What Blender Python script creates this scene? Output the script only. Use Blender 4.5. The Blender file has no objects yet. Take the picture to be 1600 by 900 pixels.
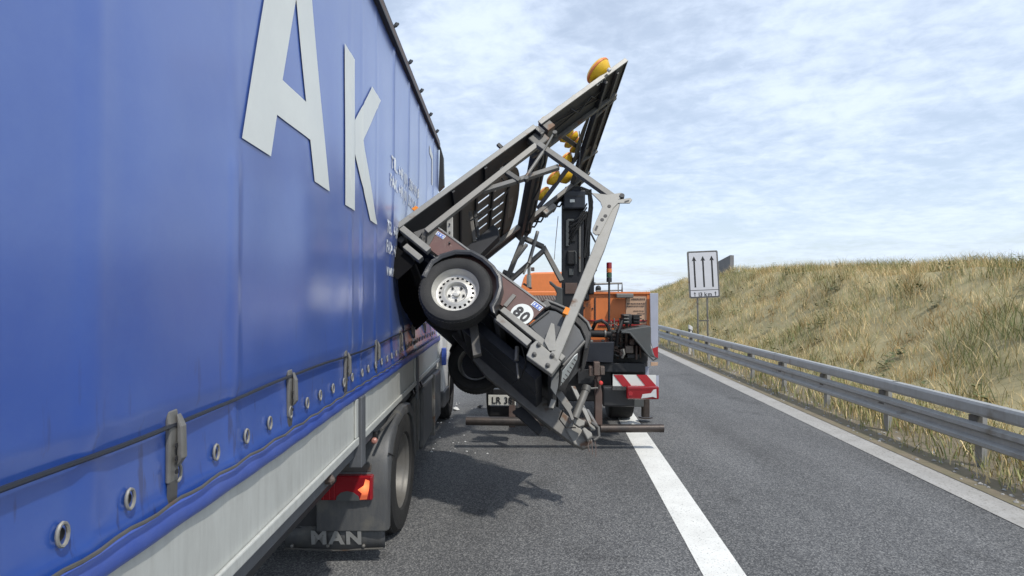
import bpy, bmesh, math, random
import numpy as np
from mathutils import Vector as Vec, Matrix, noise as mnoise
random.seed(7); rng = np.random.default_rng(7)
scene = bpy.context.scene
col = scene.collection

# ------------------------------------------------------------------ camera
FPX, CXP, CYP, EYE = 900.0, 800.0, 463.0, 1.95       # focal length and horizon of the photograph in its pixels, eye height in metres
cam_d = bpy.data.cameras.new('camera'); cam = bpy.data.objects.new('camera', cam_d); col.objects.link(cam)
cam.location = (0, 0, EYE); cam.rotation_euler = (math.radians(90), 0, 0)
cam_d.sensor_width = 36; cam_d.lens = 36*FPX/1600; cam_d.shift_y = (CYP-450)/1600
cam_d.clip_start = .02; cam_d.clip_end = 6000
scene.camera = cam

# ------------------------------------------------------------------ light
SUN = Vec((.40, -.55, 1.0)).normalized()
elev = math.asin(SUN.z); azim = math.atan2(SUN.x, SUN.y)
world = bpy.data.worlds.new('World'); scene.world = world; world.use_nodes = True
wn = world.node_tree; wn.nodes.clear()
def N(t, kind, **kw):
    n = t.nodes.new(kind)
    for k, v in kw.items():
        if k in n.inputs: n.inputs[k].default_value = v
        else: setattr(n, k, v)
    return n
sky = N(wn, 'ShaderNodeTexSky', sky_type='NISHITA', sun_disc=False, sun_elevation=elev, sun_rotation=azim,
        altitude=300, air_density=1.1, dust_density=1.6, ozone_density=1.0)
tc = N(wn, 'ShaderNodeTexCoord'); sx = N(wn, 'ShaderNodeSeparateXYZ'); wn.links.new(tc.outputs['Generated'], sx.inputs[0])
zc = N(wn, 'ShaderNodeMath', operation='MAXIMUM'); zc.inputs[1].default_value = 0.0; wn.links.new(sx.outputs['Z'], zc.inputs[0])
za = N(wn, 'ShaderNodeMath', operation='ADD'); za.inputs[1].default_value = .16; wn.links.new(zc.outputs[0], za.inputs[0])
dv = []
for ax in 'XY':
    d = N(wn, 'ShaderNodeMath', operation='DIVIDE'); wn.links.new(sx.outputs[ax], d.inputs[0]); wn.links.new(za.outputs[0], d.inputs[1]); dv.append(d)
cb = N(wn, 'ShaderNodeCombineXYZ'); wn.links.new(dv[0].outputs[0], cb.inputs[0]); wn.links.new(dv[1].outputs[0], cb.inputs[1])
def wnoise(scale, detail, rough, dist, rot=0, stretch=(1, 1, 1)):
    m = N(wn, 'ShaderNodeMapping'); m.inputs['Rotation'].default_value = (0, 0, rot); m.inputs['Scale'].default_value = stretch
    wn.links.new(cb.outputs[0], m.inputs[0])
    n = N(wn, 'ShaderNodeTexNoise'); n.inputs['Scale'].default_value = scale; n.inputs['Detail'].default_value = detail
    n.inputs['Roughness'].default_value = rough; n.inputs['Distortion'].default_value = dist
    wn.links.new(m.outputs[0], n.inputs['Vector']); return n
n1 = wnoise(11, 6, .62, .25, .5, (1, 1.1, 1)); n2 = wnoise(1.6, 5, .55, .3, .9, (1, 1.15, 1))
ad = N(wn, 'ShaderNodeMath', operation='MULTIPLY_ADD'); ad.inputs[1].default_value = .50
wn.links.new(n1.outputs['Fac'], ad.inputs[0]); wn.links.new(n2.outputs['Fac'], ad.inputs[2])
mr = N(wn, 'ShaderNodeMapRange'); mr.inputs['From Min'].default_value = .56; mr.inputs['From Max'].default_value = .98
mr.inputs['To Min'].default_value = .50; mr.inputs['To Max'].default_value = .97
mr.interpolation_type = 'SMOOTHSTEP'; wn.links.new(ad.outputs[0], mr.inputs['Value'])
mixc = N(wn, 'ShaderNodeMix', data_type='RGBA'); wn.links.new(mr.outputs[0], mixc.inputs['Factor'])
wn.links.new(sky.outputs[0], mixc.inputs[6]); mixc.inputs[7].default_value = (6.2, 7.1, 8.5, 1)
bg = N(wn, 'ShaderNodeBackground'); bg.inputs['Strength'].default_value = .12; wn.links.new(mixc.outputs[2], bg.inputs['Color'])
wo = N(wn, 'ShaderNodeOutputWorld'); wn.links.new(bg.outputs[0], wo.inputs[0])
sd = bpy.data.lights.new('sun', 'SUN'); sun = bpy.data.objects.new('sun', sd); col.objects.link(sun)
sd.energy = 2.5; sd.angle = math.radians(1.8); sd.color = (1, .955, .88)
sun.rotation_euler = SUN.to_track_quat('Z', 'Y').to_euler(); sun.location = (5, -6, 30)
scene.view_settings.view_transform = 'Standard'; scene.view_settings.look = 'None'
scene.view_settings.exposure = 0.22; scene.view_settings.gamma = 1

# ------------------------------------------------------------------ helpers
def V3(*a): return Vec(a)
CAM = V3(0, 0, EYE)
def ray(px, py): return V3((px-CXP)/FPX, 1, -(py-CYP)/FPX)
def at(px, py, D): return CAM + ray(px, py)*D
def on(px, py, P, n):
    r = ray(px, py); return CAM + r*((P-CAM).dot(n)/r.dot(n))

def mat(name, c, rough=.5, metal=0, vary=.12, vscale=6, bump=0, bscale=60, dirt=0, dirtc=(.09, .08, .065), spec=.5, coat=0, rvary=.12, streak=False):
    m = bpy.data.materials.new(name); m.use_nodes = True; t = m.node_tree
    b = t.nodes['Principled BSDF']; b.inputs['Roughness'].default_value = rough; b.inputs['Metallic'].default_value = metal
    b.inputs['Specular IOR Level'].default_value = spec; b.inputs['Coat Weight'].default_value = coat
    tc = N(t, 'ShaderNodeTexCoord'); src = tc.outputs['Object']
    no = N(t, 'ShaderNodeTexNoise'); no.inputs['Scale'].default_value = vscale; no.inputs['Detail'].default_value = 6; no.inputs['Roughness'].default_value = .62
    t.links.new(src, no.inputs['Vector'])
    mx = N(t, 'ShaderNodeMix', data_type='RGBA')
    mx.inputs[6].default_value = tuple(x*(1-vary*1.6) for x in c)+(1,); mx.inputs[7].default_value = tuple(min(1, x*(1+vary*1.6)) for x in c)+(1,)
    t.links.new(no.outputs['Fac'], mx.inputs['Factor']); out = mx.outputs[2]
    if dirt:
        mp = N(t, 'ShaderNodeMapping'); mp.inputs['Scale'].default_value = (9, 9, 1.2) if streak else (1, 1, 1); t.links.new(src, mp.inputs[0])
        n2 = N(t, 'ShaderNodeTexNoise'); n2.inputs['Scale'].default_value = 3.1; n2.inputs['Detail'].default_value = 8; n2.inputs['Roughness'].default_value = .7
        t.links.new(mp.outputs[0], n2.inputs['Vector'])
        r2 = N(t, 'ShaderNodeMapRange'); r2.inputs['From Min'].default_value = .42; r2.inputs['From Max'].default_value = .72; r2.inputs['To Max'].default_value = dirt
        t.links.new(n2.outputs['Fac'], r2.inputs['Value'])
        m2 = N(t, 'ShaderNodeMix', data_type='RGBA'); m2.inputs[7].default_value = dirtc+(1,)
        t.links.new(r2.outputs[0], m2.inputs['Factor']); t.links.new(out, m2.inputs[6]); out = m2.outputs[2]
    t.links.new(out, b.inputs['Base Color'])
    if rvary:
        rr = N(t, 'ShaderNodeMapRange'); rr.inputs['To Min'].default_value = max(.03, rough-rvary); rr.inputs['To Max'].default_value = min(1, rough+rvary)
        t.links.new(no.outputs['Fac'], rr.inputs['Value']); t.links.new(rr.outputs[0], b.inputs['Roughness'])
    if bump:
        n3 = N(t, 'ShaderNodeTexNoise'); n3.inputs['Scale'].default_value = bscale; n3.inputs['Detail'].default_value = 4
        t.links.new(src, n3.inputs['Vector'])
        bp_ = N(t, 'ShaderNodeBump'); bp_.inputs['Strength'].default_value = bump; bp_.inputs['Distance'].default_value = .01
        t.links.new(n3.outputs['Fac'], bp_.inputs['Height']); t.links.new(bp_.outputs[0], b.inputs['Normal'])
    return m

M = {}
M['galv'] = mat('galvanised_steel', (.195, .19, .178), .5, .25, .22, 14, .04, 60, .35, (.17, .15, .12))
M['galv_light'] = mat('pale_zinc', (.275, .268, .245), .5, .15, .20, 12, .035, 60, .3, (.22, .2, .16))
M['galv_dull'] = mat('dull_zinc', (.12, .117, .11), .55, .3, .22, 14, .04, 60, .4, (.10, .09, .075))
M['alu'] = mat('aluminium_edge', (.225, .225, .215), .45, .2, .14, 12, .03, 60, .35, (.14, .13, .11))
M['dark'] = mat('dark_painted_steel', (.032, .034, .038), .55, 0, .3, 9, .1, 60, .3, (.05, .047, .04))
M['black'] = mat('black_rubbery_plastic', (.012, .012, .013), .5, 0, .3, 10, .15, 90, .25, (.045, .042, .038))
M['backplate'] = mat('grey_brown_sheet', (.125, .118, .107), .5, .1, .15, 7, .05, 60, .3, (.07, .06, .05))
M['plywood'] = mat('brown_film_board', (.125, .060, .050), .45, 0, .2, 11, .08, 150, .3, (.16, .12, .1))
M['tyre'] = mat('tyre_rubber', (.018, .018, .018), .75, 0, .25, 14, .3, 120, .5, (.055, .052, .047))
M['rim'] = mat('silver_wheel_paint', (.58, .57, .53), .4, .35, .12, 16, .05, 60, .35, (.26, .22, .15))
M['rim_dark'] = mat('dusty_truck_rim', (.16, .155, .145), .5, .3, .2, 10, .1, 50, .5, (.15, .13, .1))
M['bluesteel'] = mat('blue_grey_steel', (.12, .127, .138), .5, .1, .15, 9, .04, 50, .35, (.09, .085, .075), streak=True)
M['fender'] = mat('grey_fender_plastic', (.075, .078, .082), .5, 0, .14, 5, .12, 120, .4, (.15, .145, .13), streak=True)
M['fender_black'] = mat('black_fender_plastic', (.038, .039, .042), .36, 0, .2, 8, .1, 120, .3, (.06, .058, .054))
M['amber'] = mat('amber_lamp_plastic', (.84, .50, .025), .3, 0, .15, 20, 0, 50, .15, (.4, .2, .03))
M['orange'] = mat('orange_truck_paint', (.74, .215, .06), .45, 0, .08, 5, .03, 20, .18, (.36, .13, .05), streak=True)
M['white'] = mat('dusty_white_paint', (.68, .68, .66), .45, 0, .06, 6, .02, 40, .3, (.42, .41, .38), streak=True)
M['board'] = mat('pale_grey_drop_side', (.54, .55, .515), .42, .05, .07, 3, .05, 30, .38, (.31, .305, .28), streak=True)
M['letter'] = mat('white_print', (.74, .76, .72), .4, 0, .05, 3, 0, 50, .25, (.56, .57, .56))
M['small_print'] = mat('white_small_print', (.80, .83, .86), .45, 0, .06, 3)
M['flap_print'] = mat('worn_raised_print', (.27, .27, .26), .6, 0, .25, 25, 0, 50, .6, (.11, .11, .105))
M['red'] = mat('red_lens', (.27, .010, .016), .18, 0, .12, 10, 0, 50, .12, (.2, .02, .02), coat=.4)
M['red_paint'] = mat('red_reflective_sheet', (.42, .02, .03), .35, 0, .1, 10, 0, 50, .25, (.25, .06, .05))
M['lamp_clear'] = mat('clear_lens', (.62, .62, .62), .2, 0, .12, 20)
M['orange_lens'] = mat('orange_lens', (.80, .26, .03), .2, 0, .12, 20)
M['lit_lens'] = mat('lit_orange_lens', (.62, .12, .06), .2, 0, .12, 20)
def _glow():
    t = M['lit_lens'].node_tree; b = t.nodes['Principled BSDF']; b.inputs['Emission Color'].default_value = (1, .24, .08, 1)
    tc = N(t, 'ShaderNodeTexCoord'); d = N(t, 'ShaderNodeVectorMath', operation='DISTANCE'); d.inputs[1].default_value = (-1.056, 4.117, .592); t.links.new(tc.outputs['Object'], d.inputs[0])
    r = N(t, 'ShaderNodeMapRange'); r.inputs['From Min'].default_value = 0; r.inputs['From Max'].default_value = .07; r.inputs['To Min'].default_value = 1.7; r.inputs['To Max'].default_value = .12
    t.links.new(d.outputs['Value'], r.inputs['Value']); t.links.new(r.outputs[0], b.inputs['Emission Strength'])
_glow()
M['green_lens'] = mat('dark_green_lens', (.05, .10, .06), .3, 0, .12, 20)
M['rust'] = mat('rusty_brown_steel', (.13, .095, .082), .6, .1, .25, 12, .2, 60, .5, (.12, .05, .03))
M['pipe'] = mat('worn_black_pipe', (.055, .048, .044), .45, .4, .35, 14, .2, 70, .5, (.13, .09, .07))
M['greyblue'] = mat('grey_blue_panel', (.42, .44, .52), .45, 0, .08, 5, .02, 40, .25, (.25, .25, .27))
M['hood'] = mat('dark_grey_cover', (.075, .082, .083), .5, 0, .15, 6, .06, 50, .3, (.12, .11, .1))
M['box'] = mat('battery_box_grey', (.065, .068, .072), .42, 0, .12, 5, .04, 60, .25, (.1, .1, .1))
M['matte'] = mat('shade_black_underbody', (.007, .007, .008), .95, 0, .3, 8, .1, 40, .15, (.02, .02, .018), spec=.1)  # near-black, with the shadow at the trailer's rear put into the colour
M['deep'] = mat('navy_black_steel', (.016, .019, .028), .4, 0, .2, 6, .05, 60, .2, (.05, .05, .05))
M['crane'] = mat('crane_black', (.010, .011, .015), .55, 0, .25, 8, .06, 60, .2, (.05, .05, .05))
M['bluepatch'] = mat('blue_sticker', (.12, .18, .50), .4, 0, .1, 30)
M['ink'] = mat('black_print', (.02, .02, .022), .5, 0, .1, 20)
M['sign_face'] = mat('white_sign_sheet', (.60, .61, .65), .4, 0, .05, 3, .02, 8, .2, (.5, .5, .52))
M['concrete'] = mat('pale_concrete', (.38, .37, .35), .85, 0, .18, 3, .3, 60, .4, (.25, .23, .2))
M['darkwall'] = mat('dark_grey_wall', (.18, .18, .19), .8, 0, .15, 1.5, .3, 30, .3, (.08, .08, .08))
M['rail'] = mat('weathered_guard_rail', (.36, .365, .36), .5, .15, .14, 5, .06, 50, .35, (.24, .22, .19), streak=True)
M['hem'] = mat('bright_blue_hem', (.055, .11, .44), .4, 0, .12, 8, .2, 20, .3, (.16, .19, .36))
M['cream'] = mat('faded_beige_notice', (.55, .36, .24), .5, 0, .1, 12, 0, 50, .3, (.45, .3, .2))
M['plate'] = mat('number_plate_white', (.62, .61, .55), .4, 0, .05, 12, 0, 50, .3, (.4, .38, .3))
M['hydraulic'] = mat('worn_hydraulic_metal', (.17, .14, .12), .45, .4, .3, 30, .2, 80, .5, (.16, .07, .05))
M['dullpink'] = mat('faded_side_reflector', (.45, .20, .16), .35, 0, .2, 20, 0, 50, .3, (.3, .2, .17))
M['pink'] = mat('red_plastic_cap', (.70, .07, .06), .4, 0, .1, 20)
M['scrap_blue'] = mat('torn_blue_plastic', (.05, .10, .40), .4, 0, .1, 10)
M['glass'] = mat('dark_cab_glass', (.02, .025, .03), .08, 0, .05, 4, spec=.7)

# tarpaulin: blue coated fabric with scuffs near the hem
def tarp_mat():
    m = mat('blue_tarpaulin', (.009, .074, .39), .42, 0, .14, .8, .035, 3, .40, (.060, .14, .44), spec=.9, coat=.9, rvary=.06)  # pale blue dirt patches also paint in the soft sky reflections
    t = m.node_tree; b = t.nodes['Principled BSDF']; b.inputs['Coat Roughness'].default_value = .21; b.inputs['Coat IOR'].default_value = 1.75; b.inputs['Sheen Weight'].default_value = .07; b.inputs['Sheen Roughness'].default_value = .45; b.inputs['Sheen Tint'].default_value = (.80, .86, .95, 1)
    src = b.inputs['Base Color'].links[0].from_socket
    tc = N(t, 'ShaderNodeTexCoord'); mp = N(t, 'ShaderNodeMapping'); mp.inputs['Scale'].default_value = (30, 30, 5); t.links.new(tc.outputs['Object'], mp.inputs[0])
    n = N(t, 'ShaderNodeTexNoise'); n.inputs['Scale'].default_value = 1; n.inputs['Detail'].default_value = 5; t.links.new(mp.outputs[0], n.inputs['Vector'])
    r = N(t, 'ShaderNodeMapRange'); r.inputs['From Min'].default_value = .62; r.inputs['From Max'].default_value = .70; t.links.new(n.outputs['Fac'], r.inputs['Value'])
    s = N(t, 'ShaderNodeSeparateXYZ'); t.links.new(tc.outputs['Object'], s.inputs[0])
    zr = N(t, 'ShaderNodeMapRange'); zr.inputs['From Min'].default_value = 1.95; zr.inputs['From Max'].default_value = 1.5; zr.inputs['To Max'].default_value = .75; t.links.new(s.outputs['Z'], zr.inputs['Value'])
    mu = N(t, 'ShaderNodeMath', operation='MULTIPLY'); t.links.new(r.outputs[0], mu.inputs[0]); t.links.new(zr.outputs[0], mu.inputs[1])
    mx = N(t, 'ShaderNodeMix', data_type='RGBA'); mx.inputs[7].default_value = (.012, .03, .15, 1); t.links.new(mu.outputs[0], mx.inputs['Factor']); t.links.new(src, mx.inputs[6])
    t.links.new(mx.outputs[2], b.inputs['Base Color']); return m
M['tarp'] = tarp_mat()

def asphalt_mat():
    m = bpy.data.materials.new('coarse_asphalt'); m.use_nodes = True; t = m.node_tree; b = t.nodes['Principled BSDF']
    b.inputs['Roughness'].default_value = .82; b.inputs['Specular IOR Level'].default_value = .35
    tc = N(t, 'ShaderNodeTexCoord')
    v = N(t, 'ShaderNodeTexVoronoi'); v.inputs['Scale'].default_value = 105; t.links.new(tc.outputs['Object'], v.inputs['Vector'])
    rp = N(t, 'ShaderNodeValToRGB'); t.links.new(v.outputs['Color'], rp.inputs[0])
    e = rp.color_ramp.elements; e[0].position = .12; e[0].color = (.055, .056, .058, 1); e[1].position = .95; e[1].color = (.26, .257, .246, 1)
    x = rp.color_ramp.elements.new(.55); x.color = (.115, .116, .117, 1)
    n = N(t, 'ShaderNodeTexNoise'); n.inputs['Scale'].default_value = .9; n.inputs['Detail'].default_value = 7; n.inputs['Roughness'].default_value = .6
    mp = N(t, 'ShaderNodeMapping'); mp.inputs['Scale'].default_value = (1, .22, 1); t.links.new(tc.outputs['Object'], mp.inputs[0]); t.links.new(mp.outputs[0], n.inputs['Vector'])
    r0 = N(t, 'ShaderNodeMapRange'); r0.inputs['From Min'].default_value = .3; r0.inputs['From Max'].default_value = .7; r0.inputs['To Min'].default_value = .74; r0.inputs['To Max'].default_value = 1.26; t.links.new(n.outputs['Fac'], r0.inputs['Value'])
    n2 = N(t, 'ShaderNodeTexNoise'); n2.inputs['Scale'].default_value = 1.3; n2.inputs['Detail'].default_value = 5; t.links.new(tc.outputs['Object'], n2.inputs['Vector'])
    r2 = N(t, 'ShaderNodeMapRange'); r2.inputs['From Min'].default_value = .60; r2.inputs['From Max'].default_value = .72; r2.inputs['To Min'].default_value = 1; r2.inputs['To Max'].default_value = .70; t.links.new(n2.outputs['Fac'], r2.inputs['Value'])
    r = N(t, 'ShaderNodeMath', operation='MULTIPLY'); t.links.new(r0.outputs[0], r.inputs[0]); t.links.new(r2.outputs[0], r.inputs[1])
    mu = N(t, 'ShaderNodeVectorMath', operation='SCALE'); t.links.new(rp.outputs[0], mu.inputs[0]); t.links.new(r.outputs[0], mu.inputs['Scale'])
    t.links.new(mu.outputs[0], b.inputs['Base Color'])
    bp_ = N(t, 'ShaderNodeBump'); bp_.inputs['Strength'].default_value = .5; bp_.inputs['Distance'].default_value = .006; t.links.new(v.outputs['Distance'], bp_.inputs['Height']); t.links.new(bp_.outputs[0], b.inputs['Normal'])
    return m
M['asphalt'] = asphalt_mat()
M['paint'] = mat('road_paint', (.78, .775, .73), .7, 0, .05, 5, .35, 160, .35, (.42, .41, .37))
def speckle(m, scale, lo, hi, c):
    t = m.node_tree; b = t.nodes['Principled BSDF']; src = b.inputs['Base Color'].links[0].from_socket
    tc = N(t, 'ShaderNodeTexCoord'); n = N(t, 'ShaderNodeTexNoise'); n.inputs['Scale'].default_value = scale; n.inputs['Detail'].default_value = 3
    t.links.new(tc.outputs['Object'], n.inputs['Vector']); r = N(t, 'ShaderNodeMapRange'); r.inputs['From Min'].default_value = lo; r.inputs['From Max'].default_value = hi
    t.links.new(n.outputs['Fac'], r.inputs['Value']); mx = N(t, 'ShaderNodeMix', data_type='RGBA'); mx.inputs[7].default_value = c+(1,)
    t.links.new(r.outputs[0], mx.inputs['Factor']); t.links.new(src, mx.inputs[6]); t.links.new(mx.outputs[2], b.inputs['Base Color'])
speckle(M['paint'], 70, .60, .72, (.30, .30, .28))
speckle(M['concrete'], 40, .55, .7, (.22, .21, .19))
for _k in ('galv', 'galv_light', 'galv_dull', 'alu'): speckle(M[_k], 7, .63, .72, (.13, .075, .045))
speckle(M['rail'], 3, .62, .75, (.20, .18, .15)); speckle(M['orange'], 9, .70, .76, (.28, .12, .06)); speckle(M['fender'], 5, .58, .75, (.13, .125, .11)); speckle(M['dark'], 9, .60, .70, (.05, .045, .04))
M['soil'] = mat('dry_verge_soil', (.20, .165, .115), .95, 0, .3, 4, .5, 40, .6, (.13, .13, .06))
M['hill'] = mat('dry_hillside', (.34, .29, .16), .95, 0, .35, .9, .6, 12, .5, (.13, .13, .05))
M['field'] = mat('far_field', (.15, .17, .07), .95, 0, .3, .02)
def grass_mat():
    m = bpy.data.materials.new('dry_grass'); m.use_nodes = True; t = m.node_tree; b = t.nodes['Principled BSDF']
    a = N(t, 'ShaderNodeAttribute'); a.attribute_name = 'tint'; t.links.new(a.outputs['Color'], b.inputs['Base Color']); b.inputs['Roughness'].default_value = .7
    b.inputs['Specular IOR Level'].default_value = .25
    return m
M['grass'] = grass_mat()
M['weed'] = mat('weed_leaves', (.12, .14, .055), .6, 0, .45, .8, spec=.3)

class MB:
    def __init__(s): s.v = []; s.f = []
    def add(s, vs, fs):
        o = len(s.v); s.v += [tuple(x) for x in vs]; s.f += [tuple(i+o for i in f) for f in fs]; return s
    def box(s, c, a, b, d):                      # centre and three half vectors
        c, a, b, d = Vec(c), Vec(a), Vec(b), Vec(d)
        vs = [c+a*i+b*j+d*k for i in (-1, 1) for j in (-1, 1) for k in (-1, 1)]
        return s.add(vs, [(0, 1, 3, 2), (4, 6, 7, 5), (0, 4, 5, 1), (2, 3, 7, 6), (0, 2, 6, 4), (1, 5, 7, 3)])
    def bb(s, x0, x1, y0, y1, z0, z1):
        return s.box(((x0+x1)/2, (y0+y1)/2, (z0+z1)/2), ((x1-x0)/2, 0, 0), (0, (y1-y0)/2, 0), (0, 0, (z1-z0)/2))
    def bar(s, p, q, w, h, up=(0, 0, 1)):        # rectangular bar; h is measured along up
        p, q, up = Vec(p), Vec(q), Vec(up); d = (q-p).normalized(); up = (up-d*up.dot(d)).normalized(); sd_ = d.cross(up)
        return s.box((p+q)/2, (q-p)/2, sd_*w/2, up*h/2)
    def tube(s, pts, r, n=10, cap=True):
        pts = [Vec(p) for p in pts]; k = len(pts); prev = None; vs = []
        for i, p in enumerate(pts):
            d = (pts[min(i+1, k-1)]-pts[max(i-1, 0)]).normalized()
            if prev is None: a = d.orthogonal().normalized()
            else: a = (prev-d*prev.dot(d)).normalized()
            prev = a; b = d.cross(a); rr = r[i] if isinstance(r, (list, tuple)) else r
            vs += [p+(a*math.cos(2*math.pi*j/n)+b*math.sin(2*math.pi*j/n))*rr for j in range(n)]
        fs = [(i*n+j, i*n+(j+1) % n, (i+1)*n+(j+1) % n, (i+1)*n+j) for i in range(k-1) for j in range(n)]
        if cap: fs += [tuple(range(n))[::-1], tuple(range((k-1)*n, k*n))]
        return s.add(vs, fs)
    def prism(s, pts, ext):
        pts = [Vec(p) for p in pts]; e = Vec(ext); n = len(pts)
        fs = [tuple(range(n)), tuple(range(2*n-1, n-1, -1))] + [(i, i+n, (i+1) % n+n, (i+1) % n) for i in range(n)]
        return s.add(pts+[p+e for p in pts], fs)
    def lathe(s, c, ax, prof, n=32, close=False, caps=True):  # prof: (radius, height) along ax
        c, ax = Vec(c), Vec(ax).normalized(); a = ax.orthogonal().normalized(); b = ax.cross(a); k = len(prof)
        vs = [c+ax*h+(a*math.cos(2*math.pi*j/n)+b*math.sin(2*math.pi*j/n))*r for r, h in prof for j in range(n)]
        m = k if close else k-1
        fs = [(i*n+j, i*n+(j+1) % n, ((i+1) % k)*n+(j+1) % n, ((i+1) % k)*n+j) for i in range(m) for j in range(n)]
        if not close and caps:
            if prof[0][0] > 1e-4: fs.append(tuple(range(n))[::-1])
            if prof[-1][0] > 1e-4: fs.append(tuple(range((k-1)*n, k*n)))
        return s.add(vs, fs)
    def build(s, name, m, parent=None, bevel=0, smooth=False, matrix=None, clean=True):
        me = bpy.data.meshes.new(name); me.from_pydata(s.v, [], s.f); me.materials.append(M[m] if isinstance(m, str) else m)
        if clean:
            b = bmesh.new(); b.from_mesh(me); bmesh.ops.remove_doubles(b, verts=b.verts, dist=1e-5); bmesh.ops.recalc_face_normals(b, faces=b.faces); b.to_mesh(me); b.free()
        if smooth:
            me.polygons.foreach_set('use_smooth', [True]*len(me.polygons)); me.set_sharp_from_angle(angle=math.radians(38))
        return link(name, me, parent, bevel, matrix)

def link(name, me, parent=None, bevel=0, matrix=None):
    o = bpy.data.objects.new(name, me); col.objects.link(o)
    if parent is not None:
        o.parent = parent; o.matrix_parent_inverse = root_matrix(parent).inverted()
    if matrix is not None: o.matrix_basis = matrix
    if bevel:
        b = o.modifiers.new('bevel', 'BEVEL'); b.width = bevel; b.segments = 2; b.limit_method = 'ANGLE'; b.angle_limit = math.radians(40); b.harden_normals = False
    return o
def root_matrix(o):
    m = o.matrix_basis
    if o.parent is not None: return root_matrix(o.parent) @ o.matrix_parent_inverse @ m
    return m
def thing(name, loc, label, cat, group=None):
    o = bpy.data.objects.new(name, None); col.objects.link(o); o.matrix_basis = Matrix.Translation(Vec(loc)); o.empty_display_size = .2
    o['label'] = label; o['category'] = cat
    if group: o['group'] = group
    return o
def tag(o, label, cat, group=None):
    o['label'] = label; o['category'] = cat
    if group: o['group'] = group
    return o
def struct(o): o['kind'] = 'structure'; return o
def stuff(o): o['kind'] = 'stuff'; return o
def axes_matrix(x, y, z, o):
    m = Matrix.Identity(4)
    for i, a in enumerate((x, y, z, o)):
        for j in range(3): m[j][i] = a[j]
    return m
def text_mesh(s, size, offset=0, align='LEFT', ext=0, space=1.0):
    c = bpy.data.curves.new('print', 'FONT'); c.body = s; c.size = size; c.offset = offset; c.align_x = align; c.extrude = ext; c.resolution_u = 3; c.space_character = space
    o = bpy.data.objects.new('print', c); col.objects.link(o)
    dg = bpy.context.evaluated_depsgraph_get(); me = bpy.data.meshes.new_from_object(o.evaluated_get(dg))
    bpy.data.objects.remove(o); bpy.data.curves.remove(c); return me
def text(name, s, size, m, parent, X, Y, O, offset=0, align='CENTER', space=1.0, sx=1.0, ext=.0012):
    """each character is a piece of its own"""
    X = Vec(X).normalized(); Y = Vec(Y); Y = (Y-X*Y.dot(X)).normalized(); res = []; x = 0; gl = []
    for ch in s:
        if ch == ' ': x += size*.28; continue
        me = text_mesh(ch, size, offset, 'LEFT', ext); xs = [v.co.x for v in me.vertices]; me.transform(Matrix.Translation((-min(xs), 0, 0)))
        gl.append((me, x)); x += max(xs)-min(xs)+size*.075*space
    x -= size*.075*space
    for me, x0 in gl:
        me.name = name; me.materials.clear(); me.materials.append(M[m])
        o = link(name, me, parent, 0, axes_matrix(X*sx, Y, X.cross(Y), Vec(O)+X*sx*(x0-(x/2 if align == 'CENTER' else 0)))); res.append(o)
    return res
def copy_part(src, parent, matrix):
    c = src.copy(); col.objects.link(c); c.parent = parent; c.matrix_parent_inverse = root_matrix(parent).inverted(); c.matrix_basis = matrix; return c

# ------------------------------------------------------------------ ground, road, verge, hill
def sheet(name, xl, xr, y0, y1, z, m, n=40):
    ys = [y0+(y1-y0)*(i/n)**2 if y0 >= 0 else y0+(y1-y0)*i/n for i in range(n+1)]
    b = MB(); vs = []
    for y in ys: vs += [(xl(y), y, z), (xr(y), y, z)]
    b.add(vs, [(2*i, 2*i+1, 2*i+3, 2*i+2) for i in range(n)])
    return struct(b.build(name, m, clean=False))
EDGE = lambda y: 4.05+.054*y                 # outer edge of the paved shoulder
LINE = lambda y: 1.055+.0695*y               # left edge of the shoulder line
RAIL = lambda y: 4.93+.0465*y                # guard rail
FOOT = lambda y: 6.5+.05*y                   # foot of the hillside
b = MB(); b.add([(-3000, -60, -.02), (3000, -60, -.02), (3000, 4000, -.02), (-3000, 4000, -.02)], [(0, 1, 2, 3)]); struct(b.build('ground', 'field'))
sheet('road', lambda y: -9.5+.0695*y, lambda y: EDGE(y), -12, 900, 0, 'asphalt', 60)
sheet('road_marking', lambda y: LINE(y), lambda y: LINE(y)+.30, -8, 800, .004, 'paint', 60)
b = MB()
for k in range(-1, 14):
    y0 = 2+k*18; x0 = lambda y: LINE(y)-3.75
    b.add([(x0(y0), y0, .004), (x0(y0)+.15, y0, .004), (x0(y0+6)+.15, y0+6, .004), (x0(y0+6), y0+6, .004)], [(0, 1, 2, 3)])
struct(b.build('road_marking', 'paint'))
sheet('gutter_strip', lambda y: EDGE(y)-.02, lambda y: EDGE(y)+.33, -6, 500, .006, 'concrete', 50)

ZY = [-20, 5, 15, 25, 34, 45, 65, 90, 140, 300]; ZH = [2.2, 2.4, 2.6, 3.0, 3.35, 3.0, 1.75, .9, .4, .3]
def crest(y): return float(np.interp(y, ZY, ZH))
def hill_z(x, y):
    L = x-FOOT(y); h = crest(y)
    t = min(max(L/max(4.6, h*1.25), 0), 1); s = t*t*(3-2*t)*.35+t*.65
    n = mnoise.noise(V3(x*.5, y*.3, 0))*.34+mnoise.noise(V3(x*1.6, y*1.1, 3))*.10
    return h*s + n*min(1, max(0, L))*.9 + .03 - max(0, L-9)*.03
b = MB(); ny, nx = 130, 34; vs = []
for i in range(ny+1):
    y = -8+ (i/ny)**1.8*330
    for j in range(nx+1):
        L = -.25+ (j/nx)**1.5*40; x = FOOT(y)+L; vs.append((x, y, hill_z(x, y) if L > 0 else .03))
b.add(vs, [(i*(nx+1)+j, i*(nx+1)+j+1, (i+1)*(nx+1)+j+1, (i+1)*(nx+1)+j) for i in range(ny) for j in range(nx)])
struct(b.build('hill', 'hill', smooth=True, clean=False))
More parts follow.
